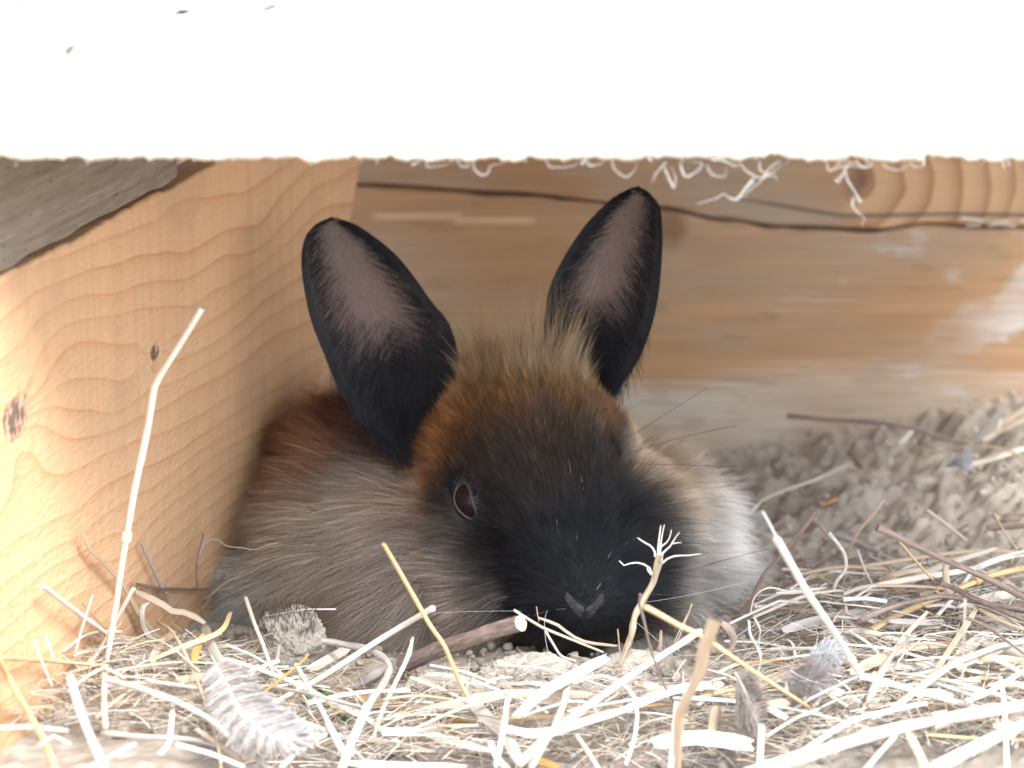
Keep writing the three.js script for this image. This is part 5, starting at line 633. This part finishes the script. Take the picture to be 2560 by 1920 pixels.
const GENERIC = {
  straw: { white: ['straw', 'short bleached straw piece caught in the loose sunlit litter', 'bleached straw pieces'], pale: ['straw', 'short pale yellowish straw piece caught in the loose litter', 'pale straw pieces'], gold: ['straw', 'short golden straw piece caught in the loose litter', 'golden straw pieces'], tan: ['straw', 'short tan straw piece caught in the loose litter', 'tan straw pieces'], grey: ['straw', 'short greyed straw piece caught in the loose litter', 'grey straw pieces'], orange: ['straw', 'short orange brown straw piece in the loose litter', 'orange straw pieces'] },
  blade: { x: ['leaf_strip', 'narrow dry leaf strip caught in the loose litter', 'dry leaf strips'] },
  twig: { x: ['rootlet', 'short thin rootlet caught in the loose litter', 'loose rootlets'] },
};
const MARKS = [['the curled barred feather', -0.09, 0.075], ['the foot of the pale side plank', -0.13, 0.085], ['the hooked grey twig', -0.045, 0.075], ['the wide grey leaf blade', -0.005, 0.095], ['the looped bleached stem', 0.045, 0.085], ['the broad tan blade', 0.075, 0.07], ['the fluffy grey down feather', 0.095, 0.085], ['the big forked straw', 0.125, 0.06], ['the bent red brown twig', 0.155, 0.03], ['the long broken brown twig', 0.17, -0.02], ['the crooked greenish stalk', 0.11, -0.01], ['the thickest bleached straw', 0.15, 0.1], ['the thick brown twig', -0.005, 0.045], ['the frayed tan stalk', 0.052, 0.045], ['the bristly soil clod', -0.08, 0.04], ['the rear board', 0.16, -0.2], ['the tall bent straw', -0.125, 0.05]];
const COLN = { white: 'bleached', pale: 'pale yellowish', gold: 'golden', tan: 'tan', grey: 'greyish', orange: 'orange brown', brown: 'dark brown' };
function describe(kind, cn, P, r) {                        // say what a loose piece looks like and what it lies beside
  const c = P[P.length >> 1], L = P[0].distanceTo(P[P.length - 1]); let best = null, bd = 9; for (const [n, x, z] of MARKS) { const d = Math.hypot(c.x - x, c.z - z); if (d < bd) { bd = d; best = n; } }
  const what = { straw: 'straw', blade: 'leaf strip', twig: 'rootlet' }[kind] ?? 'straw', len = L < 0.02 ? 'short' : L < 0.04 ? 'middling' : 'long', th = r < 0.0007 ? 'thin' : r < 0.0011 ? 'slender' : 'stout';
  const s = `${len} ${th} ${COLN[cn]} ${what} lying beside ${best}`; return [s, `${COLN[cn]} ${what} pieces beside ${best}`];
}
const CATS = { tall_straw: 'straw', leaning_straw: 'straw', forked_straw: 'straw', straw: 'straw', grass_blade: 'grass blade', broad_blade: 'leaf blade', dry_stalk: 'stalk', rootlet: 'rootlet', leaf_strip: 'leaf strip', dry_leaf: 'dry leaf', leaf_flake: 'leaf flake', woody_stem: 'stem', twig: 'twig', thick_twig: 'twig', hooked_twig: 'twig', looped_stem: 'grass stem', frayed_stalk: 'stalk', crooked_stalk: 'stalk', root: 'root' };
function place(geo, mat, name, label, category, group, at) { geo.translate(-at.x, -at.y, -at.z); const m = mesh(name, geo, mat); m.position.copy(at); return tag(m, label, category, group); }
let seedN = 1;
for (const it of LITTER) {
  const seed = seedN++ * 3.7, r = it.w / 1000 * (it.k === 'straw' ? 1.02 : 1), col = shade(PAL[it.c], LR, 0.12), P = fineLine(it.p, it.k === 'straw' || it.k === 'fork' ? true : it.k === 'twig' || it.k === 'bough' || it.k === 'stalk' ? null : false), at = P.reduce((a, b) => a.y < b.y ? a : b).clone();
  let geo, mat, kind = it.k;
  if (kind === 'straw' || kind === 'fork') {
    geo = tube(P, r, col, 8, seed, { hollow: true, flat: true, taper: 0.92 }); mat = litterMat.straw;
    const extra = [];
    if (r > 0.0014 || kind === 'fork') { const i = Math.round(P.length * (kind === 'fork' ? 0.78 : 0.62)), j = Math.min(i + 1, P.length - 2), d = V().subVectors(P[j], P[j - 1]).normalize(); const B = [-1, -0.4, 0.4, 1].map(k => P[j].clone().addScaledVector(d, k * r)); extra.push(tube(B, r * 1.1, col.map((x, k) => x * [0.9, 0.82, 0.75][k]), 8, seed, {})); }
    if (extra.length) geo = mergeGeometries([geo, ...extra]);
  } else if (kind === 'blade' || kind === 'stalk2') { geo = ribbon(P, r, col, seed, { blunt: kind === 'stalk2', curl: kind === 'stalk2' ? 0.3 : undefined, twist: kind === 'stalk2' ? 0.1 : undefined }); mat = litterMat.blade; }
  else { geo = tube(P, r, col, kind === 'bough' ? 30 : 10, seed, { bark: true, taper: kind === 'bough' ? 1.0 : 0.8, cut: kind === 'bough' ? [0.44, 0.37, 0.275] : undefined }); mat = litterMat.twig; }
  const gen = (GENERIC[kind] ?? GENERIC.twig), gg = gen[it.c] ?? gen.x ?? GENERIC.twig.x;
  const name = it.n ?? gg[0], ds = describe(kind, it.c, P, r), m = place(geo, mat, name, it.l ?? ds[0], CATS[name] ?? 'straw', it.l ? null : ds[1], at);
  if (kind === 'fork') {                                   // the two arms and the torn spike belong to the forked straw
    const arm = (pts, rr) => mesh('stem_arm', tube(fineLine(pts, true), rr, col, 8, seed + pts[1][0] * 50, { hollow: true, flat: true }).translate(-at.x, -at.y, -at.z), litterMat.straw, m);
    for (const [rr, pts] of FORK) arm(pts, rr);
  }
  if (kind === 'stalk') for (const [rr, pts] of FRAY) mesh('root_hair', tube(fineLine(pts), rr, PAL.white, 5, rr * 9e4, { taper: 0.4 }).translate(-at.x, -at.y, -at.z), litterMat.straw, m);
}
// loose straw pieces scattered through the litter, each one its own piece
{
  const R = rng(404), room = (x, z) => z < 0.118 && x > -0.10 - 0.28 * (z + 0.10) && Math.abs(x) < 0.23;
  const kinds = [['straw', 'white', 0.30], ['straw', 'pale', 0.24], ['straw', 'tan', 0.12], ['straw', 'gold', 0.03], ['blade', 'pale', 0.12], ['blade', 'tan', 0.07], ['twig', 'grey', 0.08]];
  let made = 0, tries = 0; const left = {};
  while (made < 290 && tries++ < 9000) {
    const x = (R() - 0.5) * 0.46, z = -0.09 + R() * 0.205, front = sstep(0.03, 0.09, z), right = sstep(0.08, 0.13, x) * sstep(-0.09, 0.0, z), leftSide = sstep(-0.07, -0.10, x) * sstep(0.0, 0.04, z);
    const bare = Math.exp(-(((x - 0.012) / 0.058) ** 2) - ((z - 0.05) / 0.026) ** 2);
    if (!room(x, z) || R() > Math.max(front, right * 0.8, leftSide * 0.9) * (1 - 0.95 * bare) || (x > -0.055 && x < 0.075 && z < 0.072)) continue;
    let q = R(), k = 0; while (q > kinds[k][2] && k < kinds.length - 1) { q -= kinds[k][2]; k++; }
    const [kind, cn] = kinds[k], L = 0.012 + 0.055 * R() * R() + (R() < 0.2 ? 0.035 : 0), a = R() * Math.PI * 2, tilt = (R() - 0.35) * 0.35, d = V(Math.cos(a) * Math.cos(tilt), Math.sin(tilt), Math.sin(a) * Math.cos(tilt) * 0.8);
    const c0 = V(x, groundHeight(x, z) + 0.004 + 0.014 * R() * Math.max(front, right), z), bend = (R() - 0.5) * (R() < 0.2 ? 0.4 : 0.06);
    const A = c0.clone().addScaledVector(d, -L / 2), B = c0.clone().addScaledVector(d, L / 2), M = c0.clone().add(V(-d.z * bend * L, 0.05 * L, d.x * bend * L));
    for (const e of [A, B, M]) e.y = Math.max(e.y, groundHeight(e.x, e.z) + 0.002);
    if (!room(A.x, A.z) || !room(B.x, B.z)) continue;
    const P = new THREE.CatmullRomCurve3([A, M, B]).getPoints(8), r = kind === 'straw' ? 0.00035 + 0.001 * R() * R() : kind === 'blade' ? 0.0008 + 0.0014 * R() : 0.0003 + 0.0006 * R(), col = shade(PAL[cn], R, 0.22), sd = made * 1.3;
    const geo = kind === 'straw' ? tube(P, r, col, 6, sd, { hollow: true }) : kind === 'blade' ? ribbon(P, r, col, sd) : tube(P, r, col, 5, sd, { bark: true });
    const gg = GENERIC[kind][cn] ?? GENERIC[kind].x; const ds = describe(kind, cn, P, r); place(geo, litterMat[kind], gg[0], ds[0], CATS[gg[0]], ds[1], P[4].clone()); made++;
  }
  // fine chaff, stems and broken bits: too many to count
  const bits = [];
  for (let i = 0, t = 0; i < 7800 && t < 180000; t++) {
    const x = (R() - 0.5) * 0.5, z = -0.12 + R() * 0.255, front = sstep(0.02, 0.07, z), right = sstep(0.07, 0.12, x) * sstep(-0.10, 0.0, z), leftSide = sstep(-0.06, -0.10, x) * sstep(-0.01, 0.04, z);
    const bare = Math.min(1, 1.3 * Math.exp(-(((x - 0.012) / 0.062) ** 2) - ((z - 0.048) / 0.028) ** 2));
    if (z > 0.125 || (x > -0.055 && x < 0.07 && z < 0.07 && R() < 0.95) || x < -0.10 - 0.28 * (z + 0.10) || R() > Math.max(front, right, leftSide, 0.03) * (1 - 0.97 * bare)) continue;
    const L = 0.005 + 0.034 * R() * R(), a = R() * Math.PI * 2, tilt = (R() - 0.4) * 0.7, d = V(Math.cos(a) * Math.cos(tilt), Math.sin(tilt), Math.sin(a) * Math.cos(tilt)), y = groundHeight(x, z) + 0.0015 + 0.002 * front + 0.011 * R() * Math.max(front, right, leftSide);
    const c0 = V(x, y, z), M = c0.clone().add(V((R() - 0.5) * L * 0.14, R() * L * 0.06, (R() - 0.5) * L * 0.14)), A = c0.clone().addScaledVector(d, -L / 2), B = c0.clone().addScaledVector(d, L / 2);
    const cn = ['white', 'pale', 'tan', 'tan', 'grey', 'brown', 'pale', 'grey'][Math.floor(R() * 8)];
    bits.push(tube(new THREE.CatmullRomCurve3([A, M, B]).getPoints(4), 0.00009 + 0.00034 * R() * R() * R(), shade(PAL[cn], R, 0.25), 4, i * 0.7)); i++;
  }
  tag(mesh('straw_chaff', mergeGeometries(bits), litterMat.straw), 'fine broken straw and chaff strewn over the soil', 'chaff', null, 'stuff');
}
// soil crumbs on the bare ground
{
  const R = rng(88), base = new THREE.IcosahedronGeometry(1, 1), P = base.attributes.position; for (let i = 0; i < P.count; i++) { const v = V().fromBufferAttribute(P, i), k = 1 + 0.28 * noise(v.x * 1.7, v.y * 1.7, v.z * 1.7); P.setXYZ(i, v.x * k, v.y * k * 0.8, v.z * k); } base.computeVertexNormals();
  const n = 3000, im = new THREE.InstancedMesh(base, STD({ color: 0xffffff, roughness: 0.95 }), n), M = new THREE.Matrix4(), c = new THREE.Color(), Q = new THREE.Quaternion();
  for (let i = 0; i < n; i++) {
    let x, z; const heap = R() < 0.35; if (heap) { x = 0.05 + R() * 0.20; z = -0.255 + R() * 0.2; } else { x = (R() - 0.5) * 0.42; z = -0.02 + R() * 0.14; }
    if (x < -0.10 - 0.28 * (z + 0.10)) x = 0.05 + R() * 0.1;
    const s = (heap ? 0.0003 + 0.0016 * Math.pow(R(), 5) : 0.0005 + 0.0018 * Math.pow(R(), 4)); Q.setFromEuler(new THREE.Euler(R() * 6, R() * 6, R() * 6));
    M.compose(V(x, groundHeight(x, z) + s * 0.4 + 0.001 + 0.004 * fbm(x * 55, z * 55, 3, 3), z), Q, V(s, s * (0.7 + 0.4 * R()), s)); im.setMatrixAt(i, M);
    const k = 0.75 + 0.5 * R(); im.setColorAt(i, c.setRGB(0.31 * k, 0.26 * k, 0.21 * k)); }
  im.name = 'soil_crumbs'; finish(im); scene.add(im); tag(im, 'loose crumbs of dry sandy soil lying on the ground', 'soil crumbs', null, 'stuff');
}
// ---------- clods, feathers, leaf ----------
function clod(c, s, seed, label) {
  const g = new THREE.IcosahedronGeometry(1, 24), P = g.attributes.position, col = [];
  for (let i = 0; i < P.count; i++) { const v = V().fromBufferAttribute(P, i).normalize(), k = 1 + 0.55 * fbm(v.x * 1.6 + seed, v.y * 1.6, v.z * 1.6, 3) + 0.12 * fbm(v.x * 9 + seed, v.y * 9, v.z * 9, 3) + 0.035 * noise(v.x * 40, v.y * 40, v.z * 40 + seed); P.setXYZ(i, v.x * s[0] * k, v.y * s[1] * k, v.z * s[2] * k); const t = 0.8 + 0.4 * (0.5 + fbm(v.x * 8, v.y * 8, v.z * 8 + seed, 3)) + 0.12 * noise(v.x * 50, v.y * 50, v.z * 50); col.push(0.37 * t, 0.325 * t, 0.265 * t); }
  g.setAttribute('color', new THREE.Float32BufferAttribute(col, 3)); g.computeVertexNormals();
  const m = mesh('soil_clod', g, STD({ vertexColors: true, roughness: 0.95 })); m.position.set(...c); tag(m, label, 'soil clod'); return m;
}
const cl1 = clod([-0.0805, 0.009, 0.021], [0.0105, 0.0125, 0.008], 4.2, 'crusted soil clod bristling with fine roots beside the rabbit\'s foot');
clod([0.006, 0.008, 0.056], [0.017, 0.0085, 0.012], 8.1, 'low sandy soil clod lying under the thick brown twig');
clod([0.042, 0.0105, 0.050], [0.0115, 0.005, 0.007], 1.9, 'flat crusted soil flake below the rabbit\'s chin');
clod([-0.020, 0.003, 0.060], [0.016, 0.008, 0.012], 6.6, 'rounded sandy soil clod behind the hooked grey twig');
{ const R = rng(3), b = []; for (let i = 0; i < 420; i++) { const a = R() * 6.28, x = (R() - 0.5) * 0.02, y = 0.004 + R() * 0.011, z = 0.004 + (R() - 0.6) * 0.008, l = 0.0012 + 0.0022 * R(), d = V(x * 30 + R() - 0.5, 0.7 + R(), R() - 0.2).normalize().multiplyScalar(l); b.push(tube([V(x, y, z), V(x, y, z).addScaledVector(d, 0.5), V(x, y, z).add(d)], 0.00011, [0.11, 0.075, 0.055], 3, i)); } tag(mesh('root_bristles', mergeGeometries(b), litterMat.twig, cl1), null, null, null, 'stuff'); }
function feather(spine, width, label, cols, seed, o = {}) {
  const curve = new THREE.CatmullRomCurve3(spine.map(p => V(...p))), base = curve.getPoint(0), root = new THREE.Group(); root.name = numbered('feather'); root.position.copy(base); scene.add(root); tag(root, label, 'feather');
  const P = curve.getPoints(24).map(p => p.sub(base)); mesh('quill', tube(P, 0.00035, [0.62, 0.6, 0.56], 6, seed, { taper: 0.3 }), litterMat.straw, root);
  const R = rng(seed), F = frames(P), b = [];
  const N = o.n ?? 420;
  for (let i = 0; i < N; i++) { const t = 0.06 + 0.94 * i / N, k = Math.min(23, Math.floor(t * 24)), s = i % 2 ? 1 : -1, T = V().subVectors(P[k + 1], P[k]).normalize(), p = P[k].clone().lerp(P[k + 1], t * 24 - k), l = width * Math.sin(Math.PI * Math.min(1, 0.12 + 0.85 * t)) * (0.75 + 0.35 * R()), A = F[k][0].clone().applyAxisAngle(T, o.roll ?? 0);
    const fl = o.fluff ?? 0.2, d = T.clone().multiplyScalar(0.65).addScaledVector(A, s).add(V(R() - 0.5, R() - 0.3, R() - 0.5).multiplyScalar(fl * 2)).normalize(), e = d.clone().addScaledVector(T, 0.4).add(V(R() - 0.5, R() - 0.5, R() - 0.5).multiplyScalar(fl * 1.5)).normalize();
    const bar = cols[Math.floor((t * (o.bars ?? 1) * 2) % 2 + (R() - 0.5) * 0.9 + 2) % 2]; b.push(tube([p, p.clone().addScaledVector(d, l * 0.5), p.clone().addScaledVector(d, l * 0.5).addScaledVector(e, l * 0.5)], o.bw ?? 0.00013, shade(bar, R, 0.15), 3, i)); }
  tag(mesh('barbs', mergeGeometries(b), litterMat.blade, root), null, null, null, 'stuff'); return root;
}
for (const [i, f] of FEATHERS.entries()) feather(f.p, f.w, f.l, f.c, 60 + i, f.o);
// green leaf fragments under the straw
{ const R = rng(19), g = []; for (const [x, y, z, s, a] of GREEN) { const n = 7, pos = [0, 0, 0], idx = []; for (let k = 0; k < n; k++) { const t = k / n * 6.283; pos.push(Math.cos(t) * s * (1 + 0.25 * (R() - 0.5)), 0.0006 * (R() - 0.5), Math.sin(t) * s * 0.6 * (1 + 0.3 * (R() - 0.5))); idx.push(0, 1 + (k + 1) % n, 1 + k); } const q = geoFrom(pos, idx); q.rotateX(0.75); q.rotateY(a); q.translate(x, y, z); g.push(q); }
  const c = V(...GREEN[0].slice(0, 3)), G = mergeGeometries(g).translate(-c.x, -c.y, -c.z), m = mesh('green_leaf', G, new THREE.MeshPhysicalMaterial({ color: new THREE.Color().setRGB(0.045, 0.16, 0.05), roughness: 0.6, side: THREE.DoubleSide, transmission: 0.35, thickness: 0 })); m.position.copy(c); tag(m, 'torn fresh green leaf showing between the straws', 'leaf'); }
// straw crumbs caught in the seam of the rear wall
{ const R = rng(6); for (let i = 0; i < 7; i++) { const x = 0.205 + 0.03 * R(), y = 0.0985 + 0.003 * R(), L = 0.004 + 0.006 * R(), a = (R() - 0.5) * 0.6, d = V(Math.cos(a), Math.sin(a) * 0.6, 0.1); const c0 = V(x, y, BACKZ + 0.0015); place(tube([c0.clone().addScaledVector(d, -L / 2), c0, c0.clone().addScaledVector(d, L / 2)], 0.0006, shade(PAL.pale, R), 5, i), litterMat.straw, 'straw_crumb', 'pale straw crumb lodged in the seam of the rear wall', 'straw', 'straw crumbs in the wall seam', c0); } }

renderer.render(scene, camera);
